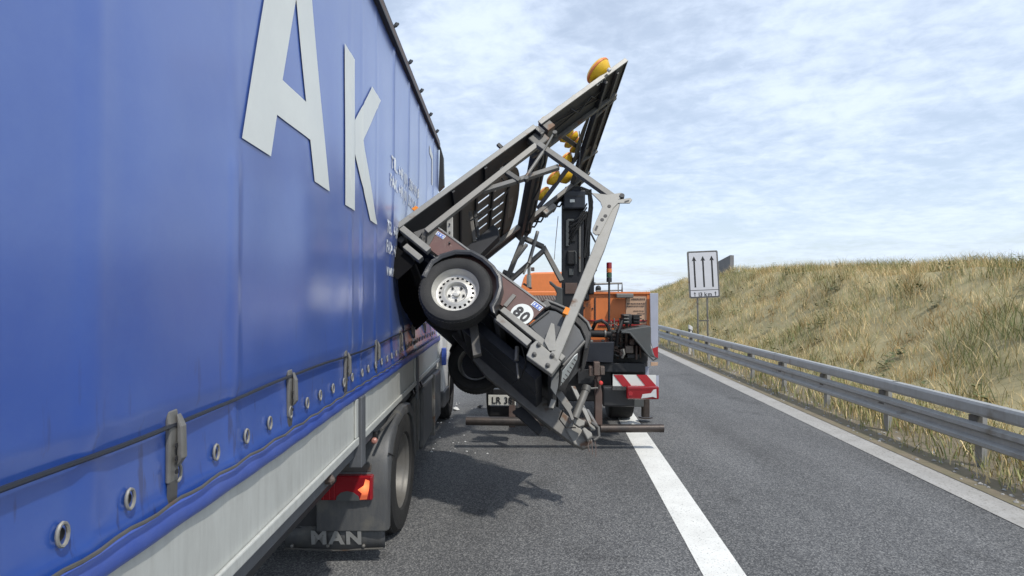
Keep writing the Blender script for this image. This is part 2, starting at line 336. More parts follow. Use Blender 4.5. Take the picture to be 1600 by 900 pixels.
sheet('verge', lambda y: EDGE(y)+.32, lambda y: FOOT(y)+.3, -8, 330, .012, 'soil', 60)

def blades(name, pts, hts, wid, tints, lean=.35):
    n = len(pts); pts = np.asarray(pts); hts = np.asarray(hts)
    a = rng.uniform(0, 2*math.pi, n); d = np.stack([np.cos(a), np.sin(a), np.zeros(n)], 1)
    ln = rng.normal(0, lean, (n, 3)); ln[:, 2] = 0; ln[:, 0] -= .12
    w = d*(wid*rng.uniform(.6, 1.4, n))[:, None]; up = np.array([0, 0, 1.0])
    p0 = pts-w; p1 = pts+w; mid = pts+up*(hts*.55)[:, None]+ln*(hts*.35)[:, None]; tip = pts+up*hts[:, None]+ln*hts[:, None]
    vs = np.stack([p0, p1, mid+w*.8, mid-w*.8, tip], 1).reshape(-1, 3)
    me = bpy.data.meshes.new(name); base = np.arange(n)*5
    me.vertices.add(n*5); me.vertices.foreach_set('co', vs.ravel().astype(np.float32))
    loops = np.stack([base, base+1, base+2, base+3, base+3, base+2, base+4], 1).ravel()
    me.loops.add(n*7); me.loops.foreach_set('vertex_index', loops.astype(np.int32))
    me.polygons.add(n*2); ls = np.stack([np.arange(n)*7, np.arange(n)*7+4], 1).ravel()
    me.polygons.foreach_set('loop_start', ls.astype(np.int32)); me.polygons.foreach_set('loop_total', np.tile([4, 3], n).astype(np.int32))
    me.update(calc_edges=True)
    ca = me.color_attributes.new('tint', 'FLOAT_COLOR', 'POINT'); c = np.concatenate([np.repeat(tints, 5, 0), np.ones((n*5, 1))], 1)
    ca.data.foreach_set('color', c.ravel().astype(np.float32)); me.materials.append(M['grass'])
    return stuff(link(name, me))
STRAW = 1.12*np.array([(.60, .47, .25), (.52, .40, .20), (.66, .53, .30), (.36, .33, .16), (.22, .25, .10), (.30, .30, .14)])
def tint(n, p): return STRAW[rng.choice(6, n, p=p)]*rng.uniform(.75, 1.2, n)[:, None]
pts, hts, greens, browns = [], [], [], []
while len(pts) < 135000:
    y = 2.5+70*random.random()**1.7; L = -.1+11*random.random()**.9; x = FOOT(y)+L
    cl = mnoise.noise(V3(x*.55, y*.33, 9)); c2 = mnoise.noise(V3(x*2.6, y*2.0, 4)); c3 = mnoise.noise(V3(x*1.1, y*.8, 17))
    if random.random() > .58+.75*c2+.25*c3: continue
    pts.append((x, y, hill_z(x, y)-.02)); hts.append(max(.08, (.29+.26*cl+.22*c2)*random.uniform(.5, 1.35))); greens.append(cl+.5*c2); browns.append(c3)
n = len(pts); ti = tint(n, [.3, .25, .22, .13, .04, .06]); g = np.array(greens); bn = np.array(browns)
gi = (g+rng.normal(0, .12, n)) > .20; ti[gi] = tint(int(gi.sum()), [.06, .10, .04, .2, .36, .24])*.85
bi = (bn+rng.normal(0, .1, n)) > .22; ti[bi] = ti[bi]*np.array([.72, .64, .56])
blades('grass', pts, hts, .0058, ti, .42)
# broad-leaved weeds among the grass
b = MB()
for k in range(420):
    y = 3+55*random.random()**1.6; L = .2+9*random.random(); x = FOOT(y)+L; z = hill_z(x, y); hh = random.uniform(.15, .42)
    for j in range(16):
        f_ = random.uniform(.2, 1); a = random.uniform(0, 6.28); l_ = random.uniform(.07, .17)*(1.25-f_*.6); w_ = l_*.3
        c = V3(x+random.gauss(0, .05), y+random.gauss(0, .05), z+hh*f_); d = V3(math.cos(a), math.sin(a), random.uniform(-.2, .6)).normalized(); p = d.cross(V3(0, 0, 1)).normalized()
        b.add([c, c+d*l_*.5+p*w_, c+d*l_, c+d*l_*.5-p*w_], [(0, 1, 2, 3)])
stuff(b.build('weeds', 'weed', clean=False))
pts, hts = [], []
while len(pts) < 16000:
    y = 2+45*random.random()**1.6; x = EDGE(y)+.5+(FOOT(y)-EDGE(y)-.5)*random.random()**.7
    if random.random() > .40+.8*mnoise.noise(V3(x*1.5, y*.8, 1)): continue
    pts.append((x, y, .01)); hts.append(random.uniform(.06, .30))
blades('grass', pts, hts, .007, tint(len(pts), [.15, .15, .1, .2, .22, .18]))

# gravel spilled on the verge
b = MB()
for k in range(500):
    y = 4+30*random.random()**1.5; x = EDGE(y)+.38+random.random()*.6; r = random.uniform(.008, .028)
    b.lathe((x, y, .012), (random.uniform(-.3, .3), random.uniform(-.3, .3), 1), [(0, r*.9), (r*.9, r*.35), (r, 0)], 5)
stuff(b.build('gravel', 'concrete', clean=False))

# dark wing wall on top of the hillside
w = thing('retaining_wall', (9.9, 28, 3.2), 'dark grey concrete wall standing on the crest of the grassy hill behind the lane sign', 'wall')
pA = [(at(1108, 416, 36), 415), (at(1122, 413, 35), 408.5), (at(1141, 413, 34), 398.5)]
for i in range(2):
    (p, ty), (q, uy) = pA[i], pA[i+1]
    zt = EYE+(CYP-ty)*p.y/FPX; zu = EYE+(CYP-uy)*q.y/FPX
    MB().prism([(p.x, p.y, 1.6), (q.x, q.y+.015, 1.6), (q.x, q.y+.015, zu), (p.x, p.y, zt)], (.3, .2, 0)).build('panel', 'darkwall', w)

# ------------------------------------------------------------------ guard rail
g = thing('guard_rail', (RAIL(16), 16, 0), 'long galvanised double steel guard rail on posts along the foot of the grassy hill', 'guard rail')
prof_w = [(0, .0), (-.055, .03), (-.055, .07), (-.0, .105), (0, .155), (-.055, .19), (-.055, .235), (0, .265), (.004, .265), (-.049, .233), (-.049, .193), (.005, .156), (.005, .104), (-.049, .068), (-.049, .032), (.004, 0)]
prof_b = [(-.04, .0), (-.055, .03), (-.055, .12), (-.04, .15), (.05, .15), (.065, .12), (.065, .03), (.05, 0)]
ys = [-4, 0, 4, 8, 12, 16, 20, 24, 28, 32, 40, 50, 65, 85, 110, 150, 200]
for prof, z0, nm in ((prof_w, .27, 'beam'), (prof_b, .62, 'rail')):
    for i in range(len(ys)-1):
        y0, y1 = ys[i]-.05, ys[i+1]; k = len(prof); wig = (i % 2)*.006
        A = [(RAIL(y0)+px_+wig, y0, z0+pz) for px_, pz in prof]; B = [(RAIL(y1)+px_+wig, y1, z0+pz) for px_, pz in prof]
        MB().add(A+B, [(j, (j+1) % k, (j+1) % k+k, j+k) for j in range(k)]+[tuple(range(k))[::-1], tuple(range(k, 2*k))]).build(nm, 'rail', g)
def post_mb():
    m = MB()
    m.bb(.07, .075, -.05, .05, -.3, .74); m.bb(.075, .13, -.05, -.045, -.3, .74); m.bb(.075, .13, .045, .05, -.3, .74); return m
post0 = None
for k in range(44):
    y = 3.05+1.75*k
    mt = Matrix.Translation((RAIL(y), y, 0))
    if post0 is None: post0 = post_mb().build('post', 'rail', g, matrix=mt); blk0 = MB().bb(.003, .069, -.06, .06, .40, .60).build('spacer', 'galv_dull', g, matrix=mt)
    else: copy_part(post0, g, mt); copy_part(blk0, g, mt)

# ------------------------------------------------------------------ delineator post and lane sign
D = 19.3
p = at(1067, 560, D); bx = RAIL(p.y)+.17
t = thing('delineator_post', (bx, p.y, 0), 'white roadside marker post with a slanted black band standing just behind the guard rail', 'marker post')
MB().prism([(bx-.06, p.y, 0), (bx+.06, p.y, 0), (bx+.06, p.y, .93), (bx-.06, p.y, 1.0)], (0, .1, 0)).build('body', 'white', t, bevel=.012)
MB().prism([(bx-.061, p.y-.002, .70), (bx+.061, p.y-.002, .64), (bx+.061, p.y-.002, .80), (bx-.061, p.y-.002, .86)], (0, .104, 0)).build('band', 'ink', t)
MB().bb(bx-.03, bx+.03, p.y-.007, p.y-.001, .69, .80).build('reflector', 'lamp_clear', t, bevel=.004)

D = 21.2; sA = at(1073.5, 393, D); sB = at(1121.5, 391, D); sC = at(1124.5, 464.5, D); sDd = at(1077.5, 466.5, D)
X = (sB-sA).normalized(); Y = (sA-sDd).normalized(); Zn = X.cross(Y).normalized(); W_ = (sB-sA).length; H_ = (sA-sDd).length; O = (sA+sB+sC+sDd)/4
t = thing('lane_sign', (O.x, O.y+.1, 0), 'white sign with three black arrows and 13 km on posts behind the guard rail', 'road sign')
def rr(w, h, r, n=5):
    out = []
    for cx_, cy_, a0 in ((w-r, h-r, 0), (-w+r, h-r, 90), (-w+r, -h+r, 180), (w-r, -h+r, 270)):
        out += [(cx_+r*math.cos(math.radians(a0+90*i/n)), cy_+r*math.sin(math.radians(a0+90*i/n))) for i in range(n+1)]
    return out
def S(x, y, z): return O+X*x+Y*y+Zn*z
MB().prism([S(x, y, -.03) for x, y in rr(W_/2, H_/2, .06)], Zn*.03).build('panel', 'galv', t)
MB().prism([S(x, y, .001) for x, y in rr(W_/2-.035, H_/2-.035, .05)], Zn*.004).build('face', 'sign_face', t)
bd = MB(); 
bd.prism([S(-W_/2+.04, -.585, .006), S(W_/2-.04, -.585, .006), S(W_/2-.04, -.565, .006), S(-W_/2+.04, -.565, .006)], Zn*.002)
ou = rr(W_/2-.035, H_/2-.035, .05); inn = rr(W_/2-.055, H_/2-.055, .04); k = len(ou)
bd.add([S(x, y, .007) for x, y in ou]+[S(x, y, .007) for x, y in inn], [(i, (i+1) % k, (i+1) % k+k, i+k) for i in range(k)]); bd.build('border', 'ink', t)
for k in range(3):
    x = (k-1)*.325+.0; 
    MB().prism([S(x-.03, -.47, .006), S(x+.03, -.47, .006), S(x+.03, .52, .006), S(x+.085, .50, .006), S(x, .68, .006), S(x-.085, .50, .006), S(x-.03, .52, .006)], Zn*.002).build('arrow', 'ink', t)
for x in (-.36, .40):
    MB().prism([S(x-.014, -.80, .006), S(x+.014, -.80, .006), S(x+.014, -.69, .006), S(x+.05, -.715, .006), S(x, -.64, .006), S(x-.05, -.715, .006), S(x-.014, -.69, .006)], Zn*.002).build('small_arrow', 'ink', t)
text('character', '13 km', .20, 'ink', t, X, Y, S(.02, -.80, .007), offset=.005, space=1.5)
for x in (-.19, .17):
    MB().tube([S(x, -H_/2+1.7, -.06), (S(x, 0, -.06).x+.02, O.y+.06, 0)], .032, 10).build('post', 'galv', t, smooth=True)
for y in (.55, -.5):
    MB().box(S(0, y, -.045), X*.35, Y*.02, Zn*.012).build('bracket', 'galv_dull', t)
MB().box((O.x, O.y+.06, 1.05), X*.22, V3(0, .012, 0), V3(0, 0, .02)).build('brace', 'galv_dull', t)

# ------------------------------------------------------------------ the lorry on the left
SIDE = lambda y: -.88-.018*y
t = lorry = thing('tarpaulin_lorry', (-2.2, 4.5, 0), 'blue tarpaulin lorry with pale drop sides and big white letters, hit by the tipped trailer', 'lorry')
def bumpx(y, z):
    v = 0
    v += .004*math.sin(y*10.5+.6*math.sin(z*2))*min(1, max(0, (4.0-z)/1.5)) * .6
    for s_ in SEAMS: v += (.010 if y > 4.3 or z < 2.4 or y < 1.7 else .003)*math.exp(-((y-s_)/.020)**2)
    v += .010*mnoise.noise(V3(y*.9, z*.9, 2))+.012*mnoise.noise(V3(y*1.7, z*.8, 5))*max(0, 1-abs(z-2.0)/1.0)
    dent = math.exp(-((y-6.5)/1.3)**2)*math.exp(-((z-2.12)/.50)**2)
    v -= .22*dent
    if z < 1.62: v += .006*math.sin(y*3.1+1)*(1.62-z)/.25-.010
    if z < 1.43: v += .010*min(1, (1.43-z)/.03)
    return v
SEAMS = [.62, 1.25, 1.9, 3.36, 3.62, 4.05, 4.72, 5.45, 6.1, 6.75, 7.4]
YE = 8.0
b = MB(); ny, nz = 230, 84; vs = []
for i in range(ny+1):
    y = .3+(YE-.3)*i/ny
    for j in range(nz+1):
        z = 1.33+(4.02-1.33)*j/nz; vs.append((SIDE(y)+bumpx(y, z), y, z))
b.add(vs, [(i*(nz+1)+j, (i+1)*(nz+1)+j, (i+1)*(nz+1)+j+1, i*(nz+1)+j+1) for i in range(ny) for j in range(nz) if vs[j][2] > 1.36])
tarp = b.build('tarpaulin', 'tarp', t, smooth=True, clean=False)
b = MB(); nh = 150
vs = []
for i in range(nh+1):
    y = .3+(YE-.3)*i/nh
    for a in range(7):
        an = math.pi*(.5-a/6); z = 1.366+.036*math.sin(an); x = SIDE(y)+.010+.014*math.cos(an)+.004*math.sin(y*3.1+1)+.0015*math.sin(y*23); vs.append((x, y, z))
b.add(vs, [(i*7+a, (i+1)*7+a, (i+1)*7+a+1, i*7+a+1) for i in range(nh) for a in range(6)]); b.build('hem', 'hem', t, smooth=True, clean=False)
# fold line above the hem
fold = MB(); fold.tube([(SIDE(y)+bumpx(y, 1.62)+.003, y, 1.612+.008*math.sin(y*2.7+.8)) for y in np.linspace(.3, YE-.02, 70)], .006, 6); fold.build('fold', 'deep', t, smooth=True)

def print_on_tarp(name, me2d, y0, z0, m, sy=1.0, off=.005):
    bm = bmesh.new(); bm.from_mesh(me2d)
    xs = [v.co.x for v in bm.verts]; zs = [v.co.y for v in bm.verts]
    for c in np.arange(min(xs)+.03, max(xs), .035): bmesh.ops.bisect_plane(bm, geom=bm.verts[:]+bm.edges[:]+bm.faces[:], plane_co=(c, 0, 0), plane_no=(1, 0, 0))
    for c in np.arange(min(zs)+.04, max(zs), .09): bmesh.ops.bisect_plane(bm, geom=bm.verts[:]+bm.edges[:]+bm.faces[:], plane_co=(0, c, 0), plane_no=(0, 1, 0))
    for v in bm.verts:
        y = y0+v.co.x*sy; z = z0+v.co.y; v.co = (SIDE(y)+bumpx(y, z)+off, y, z)
    me = bpy.data.meshes.new(name); bm.to_mesh(me); bm.free(); me.materials.clear(); me.materials.append(M[m])
    return link(name, me, t)
def poly2d(polys):
    me = bpy.data.meshes.new('p'); vs, fs = [], []
    for p in polys: fs.append(tuple(range(len(vs), len(vs)+len(p)))); vs += [(x, y, 0) for x, y in p]
    me.from_pydata(vs, [], fs); return me
# letter A: two legs and a bar; letter K: stem, arm and leg   (distance along the side, height)
ZB, ZT = 2.485, 3.36
A_ = [[(1.945, ZB), (2.20, ZB), (2.455, 3.22), (2.44, ZT), (2.235, ZT)], [(2.44, ZT), (2.455, 3.22), (2.68, ZB), (2.935, ZB), (2.645, ZT)], [(2.2618, 2.663), (2.6255, 2.663), (2.5775, 2.82), (2.3162, 2.82)]]
print_on_tarp('letter', poly2d(A_), 0, 0, 'letter')
K_ = [[(3.21, 2.46), (3.43, 2.46), (3.43, ZT), (3.21, ZT)], [(3.433, 2.80), (3.433, 3.00), (3.87, ZT), (4.15, ZT), (3.62, 2.93)], [(3.505, 2.872), (3.62, 2.93), (4.06, 2.455), (3.82, 2.455), (3.433, 2.92), (3.433, 2.86)]]
K_[2] = [(3.433, 2.80), (3.62, 2.93), (4.06, 2.455), (3.83, 2.455)]
print_on_tarp('letter', poly2d(K_), 0, 0, 'letter', off=.006)
def tt(s, size): return text_mesh(s, size, .0042, 'LEFT')
for txt, sz, y0, z0, sy in (('TEL. +49 (0) 8284 99 8', .138, 4.60, 2.985, 1.0), ('FAX. +49 (0) 122 22 8', .138, 4.55, 2.83, 1.0), ('TEL. +49', .135, 4.44, 2.45, 1.1), ('FAX. +49', .135, 4.44, 2.295, 1.1), ('www.tand', .13, 4.47, 2.12, 1.15)):
    x = 0
    for ch in txt:
        if ch == ' ': x += sz*.3; continue
        me = tt(ch, sz); xs = [v.co.x for v in me.vertices]; me.transform(Matrix.Translation((x-min(xs), 0, 0))); x += max(xs)-min(xs)+sz*.085
        print_on_tarp('character', me, y0, z0, 'small_print', sy)
print_on_tarp('character', poly2d([[(7.02, 3.80), (7.34, 3.74), (7.34, 3.36), (7.24, 3.36), (7.24, 3.67), (7.02, 3.70)]]), 0, 0, 'letter')

# cargo body behind the tarpaulin: roof, roof rails, walls
b = MB(); b.prism([(SIDE(.3)-.05, .3, 4.03), (SIDE(YE)-.05, YE, 4.03), (SIDE(YE)-2.5, YE, 4.03), (SIDE(.3)-2.5, .3, 4.03)], (0, 0, .05)); b.build('roof', 'white', t)
b = MB(); b.prism([(SIDE(.3)-.42, .3, 1.06), (SIDE(YE)-.42, YE, 1.06), (SIDE(YE)-2.5, YE, 1.06), (SIDE(.3)-2.5, .3, 1.06)], (0, 0, 2.96)); b.build('cargo_body', 'dark', t)
MB().prism([(SIDE(YE)+.0, YE-.02, 1.06), (SIDE(YE)-2.5, YE-.02, 1.06), (SIDE(YE)-2.5, YE-.02, 4.03), (SIDE(YE)+.0, YE-.02, 4.03)], (0, .05, 0)).build('front_wall', 'white', t)
def along(name, y0, y1, dx0, dx1, z0, z1, m, bevel=.004, par=None):
    return MB().prism([(SIDE(y0)+dx0, y0, z0), (SIDE(y0)+dx1, y0, z0), (SIDE(y0)+dx1, y0, z1), (SIDE(y0)+dx0, y0, z1)], (SIDE(y1)-SIDE(y0), y1-y0, 0)).build(name, m, par or t, bevel=bevel)
along('roof_rail', .3, YE+.01, -.06, .028, 4.012, 4.085, 'rust', .01)
along('roof_seam', .3, YE+.012, -.02, .038, 3.985, 4.008, 'dark', .004)
along('roof_seam', .3, YE+.012, -.08, .020, 4.088, 4.115, 'dark', .006)
for y in (4.62, 5.35, 6.1, 6.9, 7.6):
    MB().tube([(SIDE(y)-.01, y, 4.10), (SIDE(y)+.035, y, 4.12), (SIDE(y)+.045, y+.02, 4.145), (SIDE(y)+.03, y+.04, 4.16), (SIDE(y)-.0, y+.05, 4.13)], .011, 6).build('roof_hook', 'dark', t, smooth=True)
b = MB(); b.prism([(SIDE(YE)+.02, YE+.02, 4.05), (SIDE(YE)+.06, YE+.05, 3.9), (SIDE(YE)+.07, YE+.06, 3.5), (SIDE(YE)+.0, YE+.02, 3.42)], (0, .12, 0)); b.build('torn_flap', 'black', t)
# drop sides and stanchions
for y0, y1 in ((.3, 1.12), (1.22, 3.49), (3.615, 5.83), (5.95, YE)):
    sb = along('side_board', y0, y1, -.05, .0, 1.05, 1.345, 'board', .006)
    along('lip', y0, y1, .002, .018, 1.05, 1.098, 'board', .006, sb); along('lip', y0+.005, y0+.06, .0015, .014, 1.10, 1.33, 'board', .004, sb)
    along('lip', y1-.06, y1-.005, .0015, .014, 1.10, 1.33, 'board', .004, sb)
for yc in (1.17, 3.555, 5.89):
    along('stanchion', yc-.05, yc+.05, -.05, .03, .905, 1.335, 'bluesteel', .006)
along('frame_rail', .3, YE, -.12, -.02, .965, 1.04, 'bluesteel', .006)
along('chassis_beam', .8, 7.9, -.55, -.30, .62, .95, 'dark', .01)
# rope, eyelets and tension buckles on the lower edge
MB().tube([(SIDE(y)+.030+.004*math.sin(y*3.1+1), y, 1.412+.004*math.sin(y*30)) for y in np.linspace(.3, YE-.05, 150)], .005, 6).build('rope', 'galv_dull', t, smooth=True)
eye = None
for k, y in enumerate(np.arange(.55, 7.9, .205)):
    mt = axes_matrix(V3(0, 1, 0), V3(0, 0, 1), V3(1, 0, 0), V3(SIDE(y)+bumpx(y, 1.468)+.006, y, 1.468))
    if eye is None:
        e = MB(); 
        cs = [(.015*math.cos(a), .024*math.sin(a), .004) for a in np.linspace(0, 2*math.pi, 13)]
        e.tube(cs, .004, 6, cap=False); eye = e.build('eyelet', 'galv_light', t, matrix=mt, smooth=True)
        f_ = MB(); f_.lathe((0, 0, -.006), (0, 0, 1), [(0, .004), (.014, .004)], 12); hole = f_.build('hole', 'ink', t, matrix=mt)
    else: copy_part(eye, t, mt); copy_part(hole, t, mt)
for y in (1.55, 2.40, 3.25, 4.06, 5.15, 6.1, 7.0):
    b = MB(); x = SIDE(y)+bumpx(y, 1.6)
    b.prism([(x+.012, y-.022, 1.45), (x+.016, y-.022, 1.60), (x+.010, y-.022, 1.645), (x, y-.022, 1.645), (x, y-.022, 1.45)], (0, .044, 0))
    b.prism([(x+.018, y+.0, 1.49), (x+.036, y+.0, 1.515), (x+.034, y+.0, 1.60), (x+.018, y+.0, 1.635)], (0, .024, 0))
    bk = b.build('buckle', 'galv', t, bevel=.006)
    b = MB()
    for zz in (1.48, 1.515, 1.55): b.lathe((x+.021, y-.005, zz), (1, 0, .05), [(.007, 0), (.007, .002)], 8)
    b.build('hole', 'ink', bk)
    MB().prism([(x+.008, y-.018, 1.35), (x+.012, y-.018, 1.46), (x+.004, y-.018, 1.46), (x+.002, y-.018, 1.35)], (0, .036, 0)).build('strap', 'galv_dull', t)

# rear wheel, fender, light, mud flap
def wheel(name, C_, ax, R, wdt, rr_, par, rimm, dish):
    ax = Vec(ax).normalized(); h = wdt/2
    ty = MB().lathe(C_, ax, [(rr_, -h*.8), (rr_+.02, -h*.95), (R*.86, -h), (R*.95, -h*.93), (R*.985, -h*.78), (R, -h*.6), (R, h*.6), (R*.985, h*.78), (R*.95, h*.93), (R*.86, h), (rr_+.02, h*.95), (rr_, h*.8)], 48, caps=False).build(name, 'tyre', par, smooth=True)
    tr = MB(); a = ax.orthogonal().normalized(); bb_ = ax.cross(a)
    for k in range(60):
        an = 2*math.pi*k/60; rd = a*math.cos(an)+bb_*math.sin(an); tg = ax.cross(rd)
        for s_ in (-1, 1): tr.box(Vec(C_)+rd*(R*.994)+ax*h*.42*s_, rd*R*.010, tg*R*.042+ax*.005*s_, ax*h*.30)
    tr.build('tread', 'tyre', ty)
    return ty
Cw = V3(-.90-.155, 4.85, .49)
ty = wheel('wheel', Cw, (1, -.018, 0), .49, .31, .298, t, 'rim_dark', .1)
rm = MB().lathe(Cw, (1, -.018, 0), [(.295, -.12), (.285, .10), (.298, .128), (.31, .132), (.305, .12), (.29, .105), (.272, .07), (.262, -.02), (.20, -.045), (.16, -.045), (.15, .0), (.09, .012), (.085, .06), (0, .065)], 40, caps=False).build('rim', 'rim_dark', ty, smooth=True)
b = MB()
for k in range(10):
    a = 2*math.pi*k/10; b.lathe(Cw+V3(-.044, math.cos(a)*.165+.001, math.sin(a)*.165), (1, 0, 0), [(.014, 0), (.014, .035), (.007, .045)], 6)
b.build('wheel_nut', 'galv_dull', ty)
Cl = V3(-.90-2.18, 4.85, .49); wheel('wheel', Cl, (1, 0, 0), .49, .31, .298, t, 'rim_dark', .1)
MB().tube([Cw-V3(.15, 0, 0), Cl+V3(.15, 0, 0)], .09, 12).build('axle', 'dark', t, smooth=True)
# fender: an arch swept round the tyre, flat tail with the lamp
fo, fi = [], []
prof = [(4.16, .25), (4.155, .55), (4.19, .74), (4.30, .90), (4.52, 1.00), (4.85, 1.035), (5.18, 1.0), (5.40, .88), (5.50, .70), (5.53, .45)]
pin = [(4.26, .25), (4.27, .55), (4.31, .70), (4.40, .82), (4.58, .92), (4.85, .95), (5.12, .92), (5.31, .83), (5.40, .68), (5.43, .45)]
fx = lambda y: -.895-.012*(y-4.2)
b = MB(); k = len(prof); vs = []
for (y, z), (yi, zi) in zip(prof, pin):
    vs += [(fx(y)-.52, y, z), (fx(y)-.045, y, z), (fx(y)-.012, y+(yi-y)*.10, z+(zi-z)*.10), (fx(y), y+(yi-y)*.35, z+(zi-z)*.35), (fx(y)-.004, yi, zi), (fx(y)-.52, yi, zi)]
b.add(vs, [(i*6+a, (i+1)*6+a, (i+1)*6+(a+1) % 6, i*6+(a+1) % 6) for i in range(k-1) for a in range(6)]+[tuple(range(6)), tuple(range(k*6-6, k*6))])
fd = b.build('fender', 'fender', t, smooth=True, bevel=.008)
MB().tube([(fx(4.3)-.006, 4.215, .80), (fx(4.3)+.002, 4.30, .765), (fx(4.3), 4.385, .735)], .006, 6).build('joint', 'black', fd)
MB().bb(-1.75, fx(4.2)-.04, 4.20, 4.235, .25, .72).build('tail_panel', 'fender_black', t, bevel=.012)
MB().bb(-1.75, -1.02, 4.175, 4.197, .675, .735).build('tail_bracket', 'galv_dull', t, bevel=.008)
lx0, lx1, lz0, lz1, ly = -1.372, -1.000, .488, .662, 4.12
lm = MB().bb(lx0, lx1, ly, ly+.078, lz0, lz1).build('tail_light', 'red', t, bevel=.012)
def q(x, z): return (lx0+(lx1-lx0)*x, ly-.003, lz0+(lz1-lz0)*z)
MB().prism([q(.72, .45), q(.84, .62), q(.87, .88), q(.95, .82), q(.94, .5), q(.90, .06), q(.76, .04), q(.80, .30)], (0, .006, 0)).build('reversing_lamp', 'lit_lens', lm)
MB().prism([q(.30, .0), q(.32, .18), q(.40, .34), q(.52, .40), q(.64, .34), q(.74, .18), q(.76, .01)], (0, .006, 0)).build('lens', 'hood', lm)
b = MB()
for x in (.06, .18, .27, .97): b.prism([q(x-.006, .05), q(x+.006, .05), q(x+.006, .95), q(x-.006, .95)], (0, .005, 0))
b.build('lens_rib', 'red_paint', lm)
fl = MB(); n_ = 14; vs = []
for i in range(n_+1):
    x = -1.66+(.73)*i/n_
    for z in (.105+.012*math.sin(x*6), .18, .275): vs.append((x, 4.20-.012*math.sin(x*9)+(.275-z)*.10, z))
fl.add(vs, [(i*3+a, (i+1)*3+a, (i+1)*3+a+1, i*3+a+1) for i in range(n_) for a in range(2)])
fp = fl.build('mud_flap', 'fender', t, smooth=True); md = fp.modifiers.new('thick', 'SOLIDIFY'); md.thickness = .012
text('character', 'MAN', .135, 'flap_print', fp, (1, 0, 0), (0, -.1, 1), V3(-1.272, 4.174, .158), offset=.006, sx=1.12)
MB().tube([(-1.66, 4.205, .110), (-1.3, 4.20, .098), (-.94, 4.20, .112)], .008, 6).build('hem', 'galv_dull', fp, smooth=True)
for x in (-1.6, -1.34, -1.08): MB().lathe((x, 4.195, .135), (0, -1, 0), [(.014, 0), (.012, .012), (.005, .016)], 8).build('bolt', 'galv', fp)
MB().lathe((SIDE(2.95)-.02, 2.95, 1.01), (1, 0, 0), [(.022, 0), (.026, .03), (.010, .045)], 10).build('latch', 'hydraulic', t)
mk = MB().bb(-1.0, -.94, 4.02, 4.06, .94, 1.0).build('side_marker_bracket', 'black', t, bevel=.008)
MB().lathe((-.958, 4.015, .945), (0, -1, 0), [(.022, 0), (.021, .016), (.010, .024)], 14).build('reflector', 'dullpink', t)
MB().tube([(-.93, 4.1, 1.0), (-.935, 4.6, 1.008)], .012, 8).build('side_tube', 'galv_dull', t, smooth=True)
# under-body gear ahead of the wheel
MB().prism([(-.97, 5.55, .42), (-.97, 5.55, .86), (-.965, 5.72, .93), (-.965, 5.98, .93), (-.97, 6.1, .88), (-.97, 6.1, .40)], (-.5, 0, 0)).build('air_tank', 'fender', t, bevel=.04)
for y0 in (5.66, 5.86): MB().bb(-1.0, -.955, y0, y0+.04, .38, .95).build('tank_strap', 'galv_dull', t, bevel=.004)
MB().prism([(-.955, 6.2, .30), (-.955, 6.2, .92), (-.955, 6.32, .98), (-.97, 7.0, .98), (-.97, 7.0, .30)], (-.6, 0, 0)).build('fuel_tank', 'fender', t, bevel=.03)
MB().bb(-1.0, -.94, 7.02, 7.07, .25, 1.0).build('side_skirt', 'galv', t, bevel=.01)
MB().prism([(-.975, 7.1, .32), (-.975, 7.1, .96), (-.975, 7.9, .96), (-.975, 7.9, .32)], (-.6, 0, 0)).build('step_box', 'fender', t, bevel=.03)
MB().bb(-.985, -.955, 6.22, 7.0, .965, 1.0).build('side_skirt', 'galv_light', t, bevel=.008)
for k in range(5):
    y = 5.6+k*.13; MB().tube([(-1.0, y, .93), (-.97, y+.05, .99), (-1.0, y+.14, 1.02), (-1.06, y+.2, 1.0)], .017, 6).build('hose', 'black', t, smooth=True)
# cab
cb_ = MB(); cx0, cx1 = -3.42, -.985
cb_.prism([(cx1, 8.18, .95), (cx1, 8.18, 2.9), (cx1, 8.5, 3.1), (cx1, 9.6, 3.1), (cx1, 10.25, 2.2), (cx1, 10.35, .6), (cx1, 9.75, .55), (cx1, 9.65, .95), (cx1, 9.35, 1.1), (cx1, 8.95, .95), (cx1, 8.85, .55), (cx1, 8.3, .55)], (cx0-cx1, 0, 0))
cab = cb_.build('cab', 'white', t, bevel=.04)
MB().prism([(cx1+.003, 8.9, 1.9), (cx1+.003, 8.9, 2.7), (cx1+.003, 9.6, 2.7), (cx1+.003, 9.95, 2.0)], (-.02, 0, 0)).build('window', 'glass', cab)
MB().bb(cx1-.3, cx1+.022, 8.25, 8.85, .35, .58).build('step', 'fender', cab, bevel=.02)
MB().bb(-.993, -.93, 8.1, 8.2, .98, 1.22).build('wind_deflector', 'scrap_blue', t, bevel=.01)
Cf = V3(-1.13, 9.3, .5); tf_ = wheel('wheel', Cf, (1, 0, 0), .5, .3, .298, t, 'rim_dark', 0)
MB().lathe(Cf, (1, 0, 0), [(.295, .02), (.29, .10), (.25, .09), (.2, .05), (.16, .12), (.1, .16), (0, .165)], 32, caps=False).build('rim', 'rim_dark', tf_, smooth=True)
wheel('wheel', V3(-3.2, 9.3, .5), (1, 0, 0), .5, .3, .298, t, 'rim_dark', 0)
